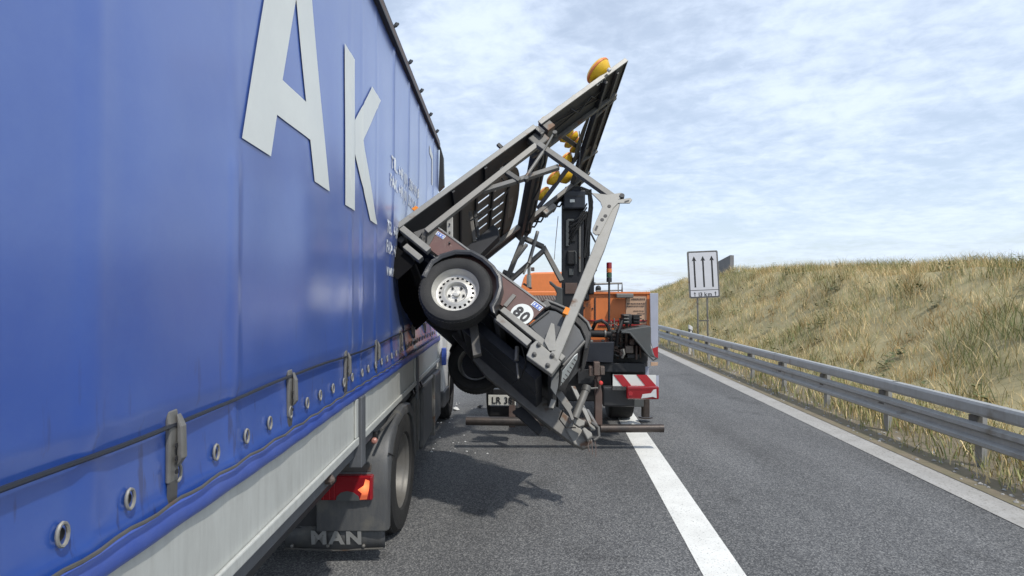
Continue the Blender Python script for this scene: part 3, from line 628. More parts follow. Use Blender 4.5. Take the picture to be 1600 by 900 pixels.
# smashed mirror and indicator hanging beside the cab
MB().prism([(-.985, 8.7, 1.45), (-.90, 8.72, 1.34), (-.885, 8.74, 1.12), (-.92, 8.74, .98), (-.94, 8.74, 1.16), (-.985, 8.72, .95)], (0, .05, 0)).build('broken_fairing', 'white', t, bevel=.01)
MB().tube([(-.96, 8.75, 1.5), (-.90, 8.76, 1.3), (-.87, 8.8, 1.1), (-.90, 8.8, .8)], .022, 8).build('mirror_arm', 'black', t, smooth=True)
MB().bb(-.90, -.865, 8.69, 8.74, .92, 1.02).build('indicator', 'amber', t, bevel=.012)
MB().prism([(-.93, 8.6, .42), (-.88, 8.6, .58), (-.86, 8.6, .82), (-.93, 8.6, .74)], (0, .12, 0)).build('broken_bumper', 'black', t, bevel=.015)

# ------------------------------------------------------------------ the tipped warning trailer
P0 = at(622, 355, 5.06)
W = V3(.05, .88, -.47).normalized(); U = V3(.733, -.352, -.583); U = (U-W*U.dot(W)).normalized(); Vv = U.cross(W)
if Vv.z < 0: Vv = -Vv
def C(u, v, s): return P0+U*u+Vv*v+W*s
def cp(px, py, s): return on(px, py, P0+W*s, W)
Wb = V3(-.08, .92, -.385).normalized(); ptop = on(980, 94, P0, Wb); Vb = (ptop-P0).normalized(); Wb = (Wb-Vb*Wb.dot(Vb)).normalized(); Nb = Vb.cross(Wb)
if Nb.z > 0: Nb = -Nb
def B(v, s, n=0): return P0+Vb*v+Wb*s+Nb*n          # n > 0: back of the board, towards the drawbar
def bp(px, py, n=0): return on(px, py, P0+Nb*n, Nb)
t = trailer = thing('warning_trailer', (.1, 5.6, 0), 'wrecked grey warning trailer with folded arrow board tipped up between lorry and orange truck', 'trailer')
BW = 2.2
# --- lower board
H1 = 1.70
def plate(name, v0, v1, s0, s1, n0, n1, m, bevel=.002, par=None):
    return MB().box(B((v0+v1)/2, (s0+s1)/2, (n0+n1)/2), Vb*(v1-v0)/2, Wb*(s1-s0)/2, Nb*(n1-n0)/2).build(name, m, par or t, bevel=bevel)
for s0, s1, e0 in ((.0, .47, -.012), (BW-.30, BW, BW)):
    pl = plate('board_panel', .0, H1, s0+.012, s1-.01, -.012, 0, 'dark')
    e = (s0-.004, s0+.012) if e0 < 0 else (s1-.012, s1+.004)
    plate('edge_strip', .0, H1+.003, e[0], e[1], -.036, .014, 'alu', .003, pl)
    for v in (.62, 1.02): MB().bar(B(v, s0+.02, .02), B(v+.03, s1-.02, .02), .03, .03, Nb).build('rib', 'dark', pl)
plate('board_panel', .004, .30, .475, BW-.305, -.012, -.001, 'dark')
# slotted sheets of the round arrow sign, seen from behind
for k, (v0, v1, slot) in enumerate(((.32, .72, 0), (.735, .935, 0), (.955, 1.17, 1), (1.19, 1.41, 1))):
    s0, s1 = .48, BW-.16; nb_ = 8; st = (s1-s0)/nb_; m = MB()
    if slot:
        for j in range(nb_): m.box(B((v0+v1)/2, s0+j*st+st*.415, -.017), Vb*(v1-v0)/2, Wb*st*.415, Nb*.003)
        for v in (v0+.014, v1-.014): m.box(B(v, (s0+s1)/2, -.0165), Vb*.014, Wb*(s1-s0)/2, Nb*.0036)
    else: m.box(B((v0+v1)/2, (s0+s1)/2, -.017), Vb*(v1-v0)/2, Wb*(s1-s0)/2, Nb*.003)
    m.build('slotted_sheet', 'backplate', t)
    MB().bar(B(v1+.009, s0, -.006), B(v1+.009, s1, -.006), .02, .03, Nb).build('rib', 'dark', t)
pts = [B(1.43, .50, -.02), B(1.43, BW-.16, -.02)]+[B(1.47+.165*math.sin(a), 1.28+.80*math.cos(a), -.02) for a in np.linspace(0, math.pi, 18)]
cpl = MB().prism(pts, Nb*.006).build('curved_sheet', 'backplate', t)
MB().prism([bp(x, y, -.012) for x, y in ((795, 312), (802, 307), (799, 338), (793, 341))], Nb*.002).build('notice', 'galv', cpl)
# back frame: square tubes
def gbar(name, p, q, w=.05, h=.05, m='galv', up=None, bevel=.004): return MB().bar(p, q, w, h, up or Nb).build(name, m, t, bevel=bevel)
gbar('frame_tube', bp(666, 363, .21), bp(838, 228, .16), .055, .055)
gbar('frame_tube', B(.10, BW-.40, .05), B(1.66, BW-.36, .05), .055, .055)
gbar('hinge_beam', B(1.71, .0, .05), B(1.71, BW, .05), .06, .09, 'dark')
gbar('hinge_beam', B(1.83, .02, .05), B(1.83, BW-.0, .05), .10, .10, 'galv_dull')
for k, s in enumerate((.33, .8, 1.3, 1.8)): 
    MB().tube([B(1.78+.03*math.sin(k), s, .12), B(1.80, s+.2, .13), B(1.76, s+.42, .11)], .012, 6).build('cable', 'black', t, smooth=True)
hb = MB().box(B(1.665, .10, .09), Vb*.085, Wb*.05, Nb*.075); hb.build('hinge', 'galv_dull', t, bevel=.01)
MB().box(B(1.70, .03, .045), Vb*.02, Wb*.03, Nb*.055).build('hinge_plate', 'galv', t, bevel=.006)
gbar('frame_arm', B(1.58, .24, .10), B(1.70, .14, .17), .07, .07, 'galv_dull')
# black channel box and posts in front of the slotted disc
gb = [cp(x, y, .5) for x, y in ((722, 391), (771, 350), (778, 356), (780, 368), (746, 402), (722, 404))]
MB().prism(gb, W*.10).build('control_box', 'crane', t, bevel=.008)
gbar('post', cp(735, 331, .5), cp(742, 378, .5), .025, .035, 'backplate', U); gbar('post', cp(742, 330, .5), cp(748, 372, .5), .02, .03, 'dark', U)
MB().bar(cp(703, 340, .05), cp(703, 390, .05), .018, .055, U).build('stake', 'galv_light', t, bevel=.004)
for yy in (351, 364, 380): MB().lathe(cp(702.5, yy, .03), -W, [(.009, 0), (.009, .013)], 8).build('bolt', 'ink', t)
# --- upper board (folding part)
v0, v1 = 1.765, (ptop-P0).length
for s0, s1 in ((0, .475), (BW-.26, BW)):
    pl = plate('board_panel', v0, v1, s0+.012, s1-.01, -.012, 0, 'dark' if s0 == 0 else 'hood')
    e = (s0-.004, s0+.012) if s0 == 0 else (s1-.012, s1+.004)
    plate('edge_strip', v0, v1+.002, e[0], e[1], -.036, .014, 'alu', .003, pl)
plate('board_panel', v1-.37, v1-.012, .48, BW-.265, -.014, -.002, 'dark')
plate('edge_strip', v1-.012, v1+.004, .014, BW-.014, -.034, .012, 'dark', .003)
gbar('frame_tube', B(v0+.03, .46, .03), B(v1-.05, .45, .03), .045, .045, 'galv_dull'); gbar('frame_tube', B(v0+.03, BW-.27, .035), B(v1-.05, BW-.27, .035), .05, .05, 'galv_dull')
gbar('rib', B(v1-.35, .05, .025), B(v1-.35, BW-.05, .025), .04, .05, 'dark'); gbar('rib', B(v1-.16, .05, .02), B(v1-.16, BW-.05, .02), .03, .04, 'galv_dull')
gbar('rib', B(v1-.33, .60, .025), B(v1-.02, .52, .025), .035, .04, 'galv_dull'); gbar('rib', B(v1-.33, 1.45, .025), B(v1-.02, 1.5, .025), .035, .04, 'galv_dull')
# curved plate corner of the upper board
MB().prism([B(v1-.375, 1.0+.45*math.cos(a), -.018)-Vb*.10*math.sin(a) for a in np.linspace(0, math.pi, 16)], Nb*.005).build('curved_plate', 'hood', t)
MB().lathe(B(v1-.19, 1.45, -.001), Nb, [(.16, 0), (.165, .004), (.165, .008), (0, .008)], 28).build('reflector_disc', 'backplate', t)
for a_, c_ in ((.10, .30), (.30, .17)):
    MB().bar(B(v0+.08, a_, .02), B(v1-.35, c_, .02), .014, .014, Nb).build('conduit', 'black', t)
for px_, py_ in ((935, 130), (942.5, 125.5)): MB().lathe(bp(px_, py_, .0), Nb, [(.028, 0), (.03, .004), (.018, .004), (.017, 0)], 14).build('mark', 'letter', t)
# warning lamps on the front face
def lamp(c, r, name='warning_lamp'):
    l = MB().lathe(c, -Nb, [(r*.35, -r*.55), (r*.72, -r*.40), (r*.96, -.0), (r, r*.16), (r, r*.30), (r*.9, r*.42), (r*.5, r*.55), (0, r*.60)], 24).build(name, 'amber', t, smooth=True)
    MB().lathe(c, -Nb, [(r*1.005, r*.10), (r*1.04, r*.14), (r*1.04, r*.24), (r*1.005, r*.28)], 24, close=True).build('rim', 'orange', l, smooth=True)
    return l
big = lamp(bp(937, 113, -.10), .145)
b = MB().lathe(bp(950, 108, -.02), Nb, [(.02, 0), (.02, .03)], 10); b.build('bulb_holder', 'lamp_clear', big)
for px_, py_ in ((850, 191), (873, 174.5), (897, 157), (919, 141)): lamp(bp(px_, py_, -.05), .062)
FAR = [(885, 251), (866, 279), (850, 304), (886, 277)]
for i, (px_, py_) in enumerate(FAR[:4]): lamp(bp(px_, py_, -.12), .108)
for px_, py_ in ((883, 215), (890, 224), (898, 232), (889, 207), (897, 214), (904, 222)): lamp(bp(px_, py_, -.12), .070)
gbar('lamp_bar', bp(878, 212, -.07), bp(908, 233, -.07), .05, .06, 'dark')
gbar('lamp_bar', bp(840, 326, -.05), bp(906, 238, -.05), .035, .05, 'galv_dull')
# struts between board and chassis
SP = .02
gbar('support_bar', cp(841, 226, SP+.02), cp(962, 312, SP+.02), .055, .055, 'galv', Vv)
gbar('brace', cp(753, 299, SP+.06), cp(806, 283, SP+.06), .045, .045, 'galv', Vv); gbar('brace', cp(806, 283, SP+.06), cp(873, 261, SP+.06), .045, .045, 'galv', Vv)
gbar('brace', cp(783, 264, SP+.05), cp(812, 283, SP+.05), .045, .045, 'galv_dull', Vv)
MB().tube([cp(822, 276, .0), cp(848, 238, .0)], .016, 10).tube([cp(846, 241, .0), cp(866, 207, .0)], .009, 8).build('gas_strut', 'galv', t, smooth=True)
for p_ in ((822, 277), (867, 206)): MB().lathe(cp(*p_, -.02), W, [(.022, 0), (.022, .05)], 10).build('pivot', 'galv_dull', t)
# tall arm and its hook plate
arm = MB().prism([cp(857, 560, -.02), cp(871, 566, -.02), cp(945, 388, -.02), cp(969, 318, -.02), cp(955, 313, -.02), cp(931, 376, -.02)], W*.055).build('support_arm', 'galv_light', t, bevel=.006)
MB().prism([cp(x, y, -.03) for x, y in ((924, 301), (938, 315), (941, 323), (926, 357), (926, 363), (931, 367), (937, 366), (958, 325), (966, 317), (984, 317), (988, 312), (985, 309), (966, 312), (974, 306), (971, 301), (950, 304))], W*.012).build('hook_plate', 'galv_light', t, bevel=.002)
b = MB(); b.lathe(cp(972, 305, -.04), W, [(.022, 0), (.022, .04)], 12); b.build('pivot', 'dark', arm)
b = MB()
for x, y in ((952, 322), (946, 337), (941, 343)): b.lathe(cp(x, y, -.034), W, [(.016, 0), (.016, .003)], 10)
b.prism([cp(x, y, -.034) for x, y in ((932, 352), (935, 353), (932, 360), (929, 359))], W*.003); b.prism([cp(x, y, -.034) for x, y in ((976, 314), (983, 312), (983, 314), (976, 316))], W*.003)
b.build('hole', 'ink', arm)
MB().prism([cp(x, y, -.025) for x, y in ((884, 479), (891, 482), (887, 492), (879, 489))], W*.065).build('reflector', 'orange_lens', arm)
MB().prism([cp(x, y, -.024) for x, y in ((850, 533), (861, 504), (866, 506), (868, 526), (868, 548), (858, 548))], W*.02).build('gusset', 'galv_light', t, bevel=.003)
# --- chassis
def crail(name, u0, u1, v0_, v1_, s0, s1, m='galv_light', bevel=.005):
    return MB().box(C((u0+u1)/2, (v0_+v1_)/2, (s0+s1)/2), U*(u1-u0)/2, Vv*(v1_-v0_)/2, W*(s1-s0)/2).build(name, m, t, bevel=bevel)
crail('chassis_rail', .02, .375, -.010, .046, .0, .06); crail('open_end_dark', .012, .021, -.004, .042, .008, .052, 'ink')  # black plate paints the dark inside of the open tube end
crail('chassis_rail', 1.235, 1.885, -.004, .046, .0, .06); crail('chassis_rail', .30, 1.30, -.02, .05, .20, .26, 'dark')
crail('chassis_rail', .17, .375, -.108, -.055, .02, .08); crail('chassis_rail', 1.245, 1.60, -.082, -.024, .012, .075)
crail('chassis_rail', .02, 1.885, -.11, .05, 1.69, 1.75, 'galv_dull')
for u in (.06, .62, 1.25, 1.84): crail('cross_member', u-.03, u+.03, -.075, -.016, .082, 1.688, 'dark')
crail('floor', .05, 1.87, .012, .034, .062, 1.688, 'deep')
crail('rear_skirt', .005, .018, -.34, .005, .05, 1.72, 'matte')  # skirt sheets coloured near-black to stand in for the shade here
crail('side_skirt', .03, .34, -.34, -.115, .09, .10, 'matte')
MB().prism([cp(x, y, -.02) for x, y in ((829, 539), (838, 531), (877, 565), (862, 585), (822, 556))], W*.075).build('mounting_block', 'galv_light', t, bevel=.008)
for x, y in ((842, 539), (835, 554), (863, 556), (856, 571)): MB().lathe(cp(x, y, -.02), -W, [(.020, 0), (.020, .008), (.014, .010), (.014, .022), (.006, .026)], 8).build('bolt', 'galv_dull', t)
# brown side panel with stickers
sp = MB().prism([cp(x, y, .035) for x, y in ((652, 374), (684, 356), (853, 479), (823, 508))], W*.018).build('side_panel', 'plywood', t, bevel=.001)
MB().prism([cp(x, y, .028) for x, y in ((683, 355.5), (685, 354), (854, 477.5), (852.5, 480))], W*.03).build('edge_strip', 'alu', sp)
for pts in (((684, 361), (697, 369), (692, 374), (680, 366)), ((835, 470), (849, 480), (843, 486), (829, 476))):
    st = MB().prism([cp(x, y, .031) for x, y in pts], W*.003).build('sticker', 'letter', sp)
    c0 = sum((cp(x, y, .029) for x, y in pts), V3(0, 0, 0))/4
    MB().prism([c0+(cp(x, y, .029)-c0)*.82 for x, y in pts], W*.002).build('sticker_print', 'bluepatch', sp)
    bb2 = MB()
    for q_ in (-.4, 0, .4):
        a0 = cp(*pts[0], .028); a1 = cp(*pts[1], .028); a3 = cp(*pts[3], .028); e1 = (a1-a0); e3 = (a3-a0)
        bb2.prism([a0+e1*x+e3*y for x, y in ((.45+q_*.7, .28), (.56+q_*.7, .28), (.56+q_*.7, .72), (.45+q_*.7, .72))], W*.001)
    bb2.build('sticker_print', 'letter', sp)
c80 = cp(815.5, 491, .030)
MB().lathe(c80, -W, [(.093, 0), (.093, .003), (0, .003)], 36).build('speed_disc', 'letter', sp)
text('character', '80', .128, 'ink', sp, U, Vv, c80-W*.006-Vv*.046, offset=.005, sx=.95)
MB().bar(cp(789, 479, .03), cp(804, 461, .03), .02, .035, U).build('bracket', 'galv', t, bevel=.003)
# wheels
def twheel(sc, outward):
    cc = C(.845, -.115, sc); ax = -W*outward
    R = .302; ty = wheel('wheel', cc, ax, R, .19, .196, t, 'rim', 0)
    ri = MB(); n = 80; a = U; b_ = Vv
    prof_ = [(.196, -.08), (.188, -.07), (.183, .0), (.186, .055), (.197, .072), (.204, .078), (.200, .066), (.186, .05), (.178, .03), (.166, .014), (.150, .010), (.147, .0102), (.128, .0148), (.124, .016), (.112, .024), (.098, .026), (.088, .018), (.080, -.006), (.045, -.010), (.032, -.008), (.030, .018), (.0, .022)]
    vs = [cc+ax*h+(a*math.cos(2*math.pi*j/n)+b_*math.sin(2*math.pi*j/n))*r for r, h in prof_ for j in range(n)]
    fs = [(i*n+j, i*n+(j+1) % n, (i+1)*n+(j+1) % n, (i+1)*n+j) for i in range(len(prof_)-1) for j in range(n) if not (i == 11 and j % 4 in (0, 1))]
    ri.add(vs, fs).build('rim', 'rim', ty, smooth=True, clean=False)
    br = MB().lathe(cc-ax*.05, ax, [(0, 0), (.155, 0), (.155, .035), (.06, .036), (0, .036)], 30).build('brake_drum', 'dark', ty)
    nt = MB()
    for k in range(5):
        an = 2*math.pi*k/5+.4; nt.lathe(cc+(a*math.cos(an)+b_*math.sin(an))*.062+ax*-.008, ax, [(.011, 0), (.011, .014), (.006, .019)], 6)
    nt.build('wheel_nut', 'dark', ty)
    return cc
cA = twheel(.035, 1); cB = twheel(1.66, -1)
MB().tube([cA+W*.1, cB-W*.1], .045, 12).build('axle', 'dark', t, smooth=True)
for s_ in (.32, 1.42): MB().bar(C(.5, -.06, s_), C(.87, -.12, s_), .05, .08, Vv).build('axle_arm', 'galv_dull', t, bevel=.004)
fpts = [(657, 430), (664, 417), (672, 405), (688, 395), (712, 388), (738, 389), (757, 399), (773, 413), (784, 430), (786, 448), (781, 465), (773, 480), (775, 491)]
def fender(s0, s1, sgn):
    outer = [cp(x, y, -.07) for x, y in fpts]; ce = C(.845, -.115, -.07); k = len(outer); sh = W*(s0+.07); vs = []
    for p in outer:
        d = (ce-p).normalized(); e = W*(s1-s0); a = p+sh
        vs += [a+d*.052+W*.012*sgn, a+d*.030, a+d*.008+W*.004*sgn, a+W*.03*sgn, a+e, a+d*.012+e, a+d*.016+W*.04*sgn, a+d*.046+W*.03*sgn]
    m = MB(); m.add(vs, [(i*8+q_, (i+1)*8+q_, (i+1)*8+(q_+1) % 8, i*8+(q_+1) % 8) for i in range(k-1) for q_ in range(8)]+[tuple(range(8)), tuple(range(k*8-8, k*8))])
    return m.build('fender', 'fender_black', t, smooth=True, bevel=.003)
fender(-.07, .20, 1); fender(1.79, 1.53, -1)
# front box with lid
near = [(824, 508), (857, 483), (868, 485), (890, 497), (906, 514), (914, 532), (879, 573)]
bx_ = MB().prism([cp(x, y, .07) for x, y in near], W*.62).build('battery_box', 'box', t, bevel=.018)
MB().tube([cp(828, 509, .06), cp(858, 486, .06)], .008, 6).build('rib', 'galv_dull', bx_)
MB().tube([cp(880, 571, .064), cp(914, 533, .064)], .010, 6).build('rib', 'galv', bx_)
lid = [(850, 478), (853, 470), (864, 474), (884, 483), (906, 493), (921, 508), (924, 524), (918, 544), (912, 548), (913, 528), (906, 512), (890, 496), (868, 484)]
MB().prism([cp(x, y, .16) for x, y in lid], W*.5).build('box_lid', 'black', t, bevel=.012)
MB().tube([cp(x, y, .155) for x, y in ((853, 469), (866, 474), (885, 482), (904, 491), (918, 504), (923, 515))], .012, 8).build('lid_rim', 'galv', t, smooth=True)
MB().bar(cp(851, 472, .1), cp(857, 481, .1), .04, .05, Vv).build('lid_hinge', 'galv_dull', t, bevel=.006)
uf = (cp(879, 573, .07)-P0).dot(U)
def fpn(px, py, off): return on(px, py, P0+U*(uf+off), U)
b = MB().prism([fpn(x, y, .012) for x, y in ((875, 602), (878, 580), (897, 556), (902, 552), (901, 561), (888, 586))], U*.006); b.build('front_plate', 'letter', bx_)
MB().prism([fpn(x, y, .008) for x, y in ((872, 608), (876, 577), (905, 547), (906, 560), (890, 592), (882, 612))], U*.003).build('grille', 'black', bx_)
b = MB()
for k in range(7):
    f_ = k/6; b.tube([fpn(877+20*f_, 597-36*f_, .02), fpn(880+20*f_, 600-36*f_, .02)], .004, 5)
b.build('grille_bar', 'galv_dull', bx_)
# underside gear and drawbar
gbar('chassis_tube', C(.35, -.14, .62), C(1.75, -.14, .72), .05, .05, 'dark', Vv)
crail('underside_tray', 1.0, 1.75, -.16, -.078, .35, 1.1, 'deep')
MB().tube([cp(808, 542, .25), cp(807, 563, .25)], .018, 8).build('hanger', 'galv', t, smooth=True); MB().tube([cp(808, 568, .3), cp(810, 592, .3)], .010, 8).build('hanger', 'galv', t, smooth=True)
MB().prism([cp(x, y, .25) for x, y in ((733, 508), (746, 505), (752, 552), (739, 556))], W*.06).build('axle_bracket', 'backplate', t, bevel=.004)
SD = 1.12
bm_pts = [(738, 560), (765, 556), (876, 640), (904, 664), (921, 678), (926, 689), (922, 697), (911, 700), (896, 694), (845, 655), (760, 588)]
db = MB().prism([cp(x, y, SD) for x, y in bm_pts], W*.09).build('drawbar', 'galv', t, bevel=.008)
MB().prism([cp(x, y, SD-.02) for x, y in ((884, 672), (892, 660), (908, 670), (921, 680), (926, 689), (921, 697), (911, 700), (897, 694))], W*.03).build('drawbar_shoe', 'galv_light', t, bevel=.012)  # paler zinc puts the sunlight on the drawbar's end into the colour
MB().prism([cp(x, y, SD+.25) for x, y in ((815, 634), (842, 660), (848, 672), (842, 680), (800, 643))], W*.05).build('drawbar_brace', 'dark', t, bevel=.006)
MB().prism([cp(x, y, .66) for x, y in ((863, 599), (869, 599), (895, 636), (892, 640), (897, 655), (893, 657), (888, 645), (864, 611))], W*.03).build('front_strut', 'galv', t, bevel=.004)
gbar('front_strut', cp(865, 625, .5), cp(861, 638, .5), .03, .04, 'galv_light', U)
MB().prism([cp(x, y, .12) for x, y in ((862, 588), (875, 572), (872, 604), (868, 618), (860, 606))], W*.03).build('front_plate', 'hood', t, bevel=.004)
MB().tube([cp(898, 653, .9), cp(915, 610, .9)], .034, 12).build('jack', 'galv', t, smooth=True)
MB().tube([cp(915, 611, .9), cp(917, 603, .9)], .040, 12).build('jack_head', 'galv_dull', t, smooth=True)
MB().tube([cp(916, 605, .9), cp(925, 607, .9), cp(934, 606, .88)], .008, 6).build('jack_handle', 'galv_light', t, smooth=True)
MB().prism([cp(x, y, .95) for x, y in ((896, 655), (900, 651), (914, 658), (913, 664), (905, 667), (896, 661))], W*.05).build('jack_clamp', 'galv_light', t, bevel=.006)
gbar('front_strut', cp(895, 604, 1.15), cp(927, 672, 1.0), .02, .045, 'galv_light', U); gbar('front_strut', cp(917, 640, 1.1), cp(931, 664, 1.0), .02, .035, 'galv', U)
MB().prism([cp(x, y, .98) for x, y in ((909, 670), (913, 667), (925, 676), (926, 682), (918, 687))], W*.12).build('coupling_head', 'galv_light', t, bevel=.01)
b = MB().tube([cp(924, 660, .95), cp(935, 668, .95), cp(936, 682, .95), cp(928, 688, .95)], .014, 8); b.build('coupling_handle', 'galv_dull', t, smooth=True)
for k in range(3): MB().tube([cp(921+k*4, 688, .95), cp(919+k*6, 696, .95), cp(921+k*5, 706+k*4, .95)], .004, 5).build('cable', 'rust', t, smooth=True)
# support frame of the far side
FS = BW-.35
fA = [cp(786, 452, FS), cp(818, 372, FS), cp(849, 386, FS), cp(878, 440, FS)]
for p_, q_ in zip(fA, fA[1:]): gbar('support_bar', p_, q_, .055, .055, 'galv_dull', Vv)
gbar('support_bar', cp(793, 442, FS), cp(849, 392, FS), .05, .05, 'galv_dull', Vv); gbar('support_bar', cp(786, 425, FS), cp(806, 432, FS), .05, .05, 'galv_dull', Vv)
gbar('support_bar', cp(800, 412, FS), cp(823, 382, FS), .04, .04, 'galv', Vv)
MB().tube([cp(826, 412, FS-.1), cp(840, 362, FS-.1)], .022, 10).tube([cp(818, 428, FS-.1), cp(827, 408, FS-.1)], .012, 8).build('gas_strut', 'galv', t, smooth=True)
MB().tube([bp(872, 338, .05), bp(868, 380, .2), cp(866, 405, FS)], .005, 5).build('cable', 'galv', t, smooth=True)
# gear on the far edge of the upper board
MB().box(bp(857, 328, .08), Vb*.10, Wb*.05, Nb*.05).build('junction_box', 'galv', t, bevel=.01)
for k in range(7):
    f_ = k/6; a = bp(815+60*f_, 362-48*f_, .05); MB().tube([a, a+Nb*.06+Vb*.06, a+Nb*.03+Vb*.13+Wb*.05, a+Vb*.2], .012, 6).build('cable', 'black', t, smooth=True)
MB().tube([bp(905, 205, .03), cp(907, 235, .9), cp(905, 262, .95), bp(910, 275, .05)], .006, 5).build('cable', 'black', t, smooth=True)
MB().prism([bp(x, y, -.04) for x, y in ((648, 330), (655, 325), (659, 329), (652, 334))], -Nb*.05+Wb*.02).build('reflector', 'orange_lens', t, bevel=.004)
MB().box(B(1.28, .005, -.06), Vb*.018, Wb*.014, Nb*.03).build('catch', 'black', t, bevel=.004)
MB().prism([cp(x, y, .03) for x, y in ((646, 363), (668, 355), (684, 359), (668, 388)) if True], W*.010).build('gusset', 'galv_dull', t)
MB().tube([cp(655, 372, .02), cp(660, 364, .0), cp(662, 374, .0), cp(667, 365, .0), cp(666, 378, .02)], .007, 6).build('cable', 'black', t, smooth=True)

# ------------------------------------------------------------------ orange service truck
YAW = math.radians(3.6); TF = V3(math.sin(YAW), math.cos(YAW), 0); TR = V3(math.cos(YAW), -math.sin(YAW), 0); Z = V3(0, 0, 1)
t = truck = thing('service_truck', (.95, 11, 0), 'orange road service truck with black loader crane and red white striped rear board', 'truck')
def pbox(name, x0, y0, x1, y1, D, dep, m, bevel=.01, par=None):
    P_ = at(882, CYP, D); a = on(x0, y0, P_, TF); c = on(x1, y1, P_, TF); o = (a+c)/2+TF*dep/2
    return MB().box(o, TR*(c-a).dot(TR)/2, TF*dep/2, Z*(a.z-c.z)/2).build(name, m, par or t, bevel=bevel)
def ppoly(name, pts, D, dep, m, bevel=.004, par=None): return MB().prism([on(x, y, at(882, CYP, D), TF) for x, y in pts], TF*dep).build(name, m, par or t, bevel=bevel)
def ptube(name, pts, r, m, n=8, par=None): return MB().tube([at(x, y, D) for x, y, D in pts], r, n).build(name, m, par or t, smooth=True)
cbn = pbox('equipment_cabinet', 903, 457, 1014, 546, 7.95, 1.5, 'orange', .012)
pbox('frame_strip', 1010.5, 457.5, 1015.5, 545, 7.93, .03, 'orange', .003, cbn); pbox('frame_strip', 903, 456, 1016, 459.5, 7.92, .03, 'orange', .003, cbn)
pbox('panel_rib', 929, 465, 931, 500, 7.935, .012, 'dark', .002, cbn); pbox('panel_rib', 903, 500, 1012, 502.2, 7.93, .016, 'red_paint', .002, cbn)
pbox('panel_rib', 935, 507, 1012, 509, 7.93, .016, 'red_paint', .002, cbn)
for x, y in ((913, 481), (926, 482), (908, 488), (1013.5, 463), (1013.5, 487)): MB().lathe(on(x, y, at(882, CYP, 7.945), TF), -TF, [(.012, 0), (.012, .008), (.004, .012)], 8).build('bolt', 'dark', cbn)
nt_ = pbox('notice', 978, 463, 1011, 506, 7.938, .008, 'cream', .001, cbn)
b = MB(); rnd = random.Random(3)
for (y, h, x0, x1) in ((467.5, 3, 987, 1008), (474.5, 2, 980, 1008), (478.5, 2, 980, 1007), (486, 1.6, 990, 1006), (490, 1.6, 996, 1007)):
    x = x0
    while x < x1:
        wd = rnd.uniform(.8, 2.4); P_ = at(882, CYP, 7.932); a = on(x, y-h/2, P_, TF); c = on(min(x+wd, x1), y+h/2*rnd.uniform(.5, 1), P_, TF); b.box((a+c)/2, TR*(c-a).dot(TR)/2, TF*.001, Z*(a.z-c.z)/2); x += wd+rnd.uniform(.5, 1.1)
b.build('notice_print', 'rust', nt_)
ppoly('symbol', [(1001, 503), (1005, 498), (1007, 501), (1009, 503), (1006, 504)], 7.93, .002, 'ink', 0, nt_)
pbox('work_lamp', 963, 458.5, 990, 465.5, 7.78, .14, 'galv', .012)
mb = ppoly('marker_board', [(1015.5, 458), (1028.5, 458), (1028.5, 560), (1024, 560), (1017, 535)], 7.86, .03, 'greyblue')
ppoly('marker_stripe', [(1019, 545), (1028.3, 541), (1028.3, 560), (1024, 560)], 7.855, .003, 'red_paint', 0, mb)
ppoly('marker_stripe', [(1017, 574-8), (1028, 566), (1028, 571), (1017, 572)], 7.86, .02, 'cream', .002)
# signal light on its pole
sl = ptube('signal_pole', [(951.5, 505, 7.6), (951.8, 440, 7.6)], .014, 'dark')
for y0, y1, m in ((410, 419.5, 'red'), (419.5, 426, 'orange'), (426, 434, 'field'), (434, 441, 'dark')):
    a = at(951.8, y1, 7.6); h = (y1-y0)/FPX*7.6
    MB().lathe(a, Z, [(.036, .002), (.036, h-.004), (.030, h)], 16).build('signal_lamp', {'field': 'green_lens'}.get(m, m), sl, smooth=True)
# crane
D = 7.75
cr = pbox('crane_column', 878, 316, 912, 562, D, .30, 'crane', .015)
pbox('crane_column', 912.5, 330, 921, 470, D+.12, .22, 'crane', .02)
hd = pbox('crane_head', 880, 297, 914.5, 326, D-.10, .42, 'deep', .02); pbox('crane_head', 882.5, 291, 911, 299, D-.05, .35, 'crane', .02)
pbox('seam', 882, 305.5, 912, 307.5, D-.105, .02, 'ink', 0, hd); pbox('data_plate', 890.5, 311.5, 898, 316, D-.108, .01, 'letter', .002, hd)
pbox('crane_rod', 904.5, 345, 907.5, 425, D-.03, .02, 'galv', .004, cr); pbox('channel', 884, 344, 889, 385, D-.03, .06, 'hood', .008, cr)
pbox('channel', 886, 342, 897, 346, D-.03, .06, 'hood', .008, cr); pbox('valve', 886, 352, 899, 378, D-.02, .03, 'black', .01, cr)
pbox('valve', 886, 391, 900, 414, D-.05, .07, 'black', .02, cr); pbox('plate', 883, 442, 902, 459, D-.02, .03, 'rust', .004, cr); pbox('plate', 889, 420, 896, 430, D-.02, .03, 'hood', .004, cr)
ptube('pipe', [(898, 392, D-.06), (900, 395, D-.08), (900, 412, D-.08), (897, 417, D-.05)], .008, 'hood', 6, cr)
rn = random.Random(5)
for k in range(9):
    x = 914+rn.uniform(0, 8); ptube('hose', [(907+rn.uniform(-3, 6), 296+rn.uniform(-3, 6), D-.06), (x+4, 296+k, D-.05), (x+6, 315+rn.uniform(0, 12), D-.03), (x+2, 345+rn.uniform(0, 20), D-.02), (916+rn.uniform(-3, 5), 385+rn.uniform(0, 20), D)], .014, 'black', 6)
for k in range(4): ptube('hose', [(917, 318+k*6, D-.05), (905-k*2, 340+k*7, D-.08), (893, 348+k*8, D-.06), (888, 356+k*9, D-.02)], .011, 'black', 6)
ptube('hose', [(921, 360, D), (927, 372, D-.03), (934, 385, D-.02), (932, 405, D), (924, 412, D)], .012, 'black', 6)
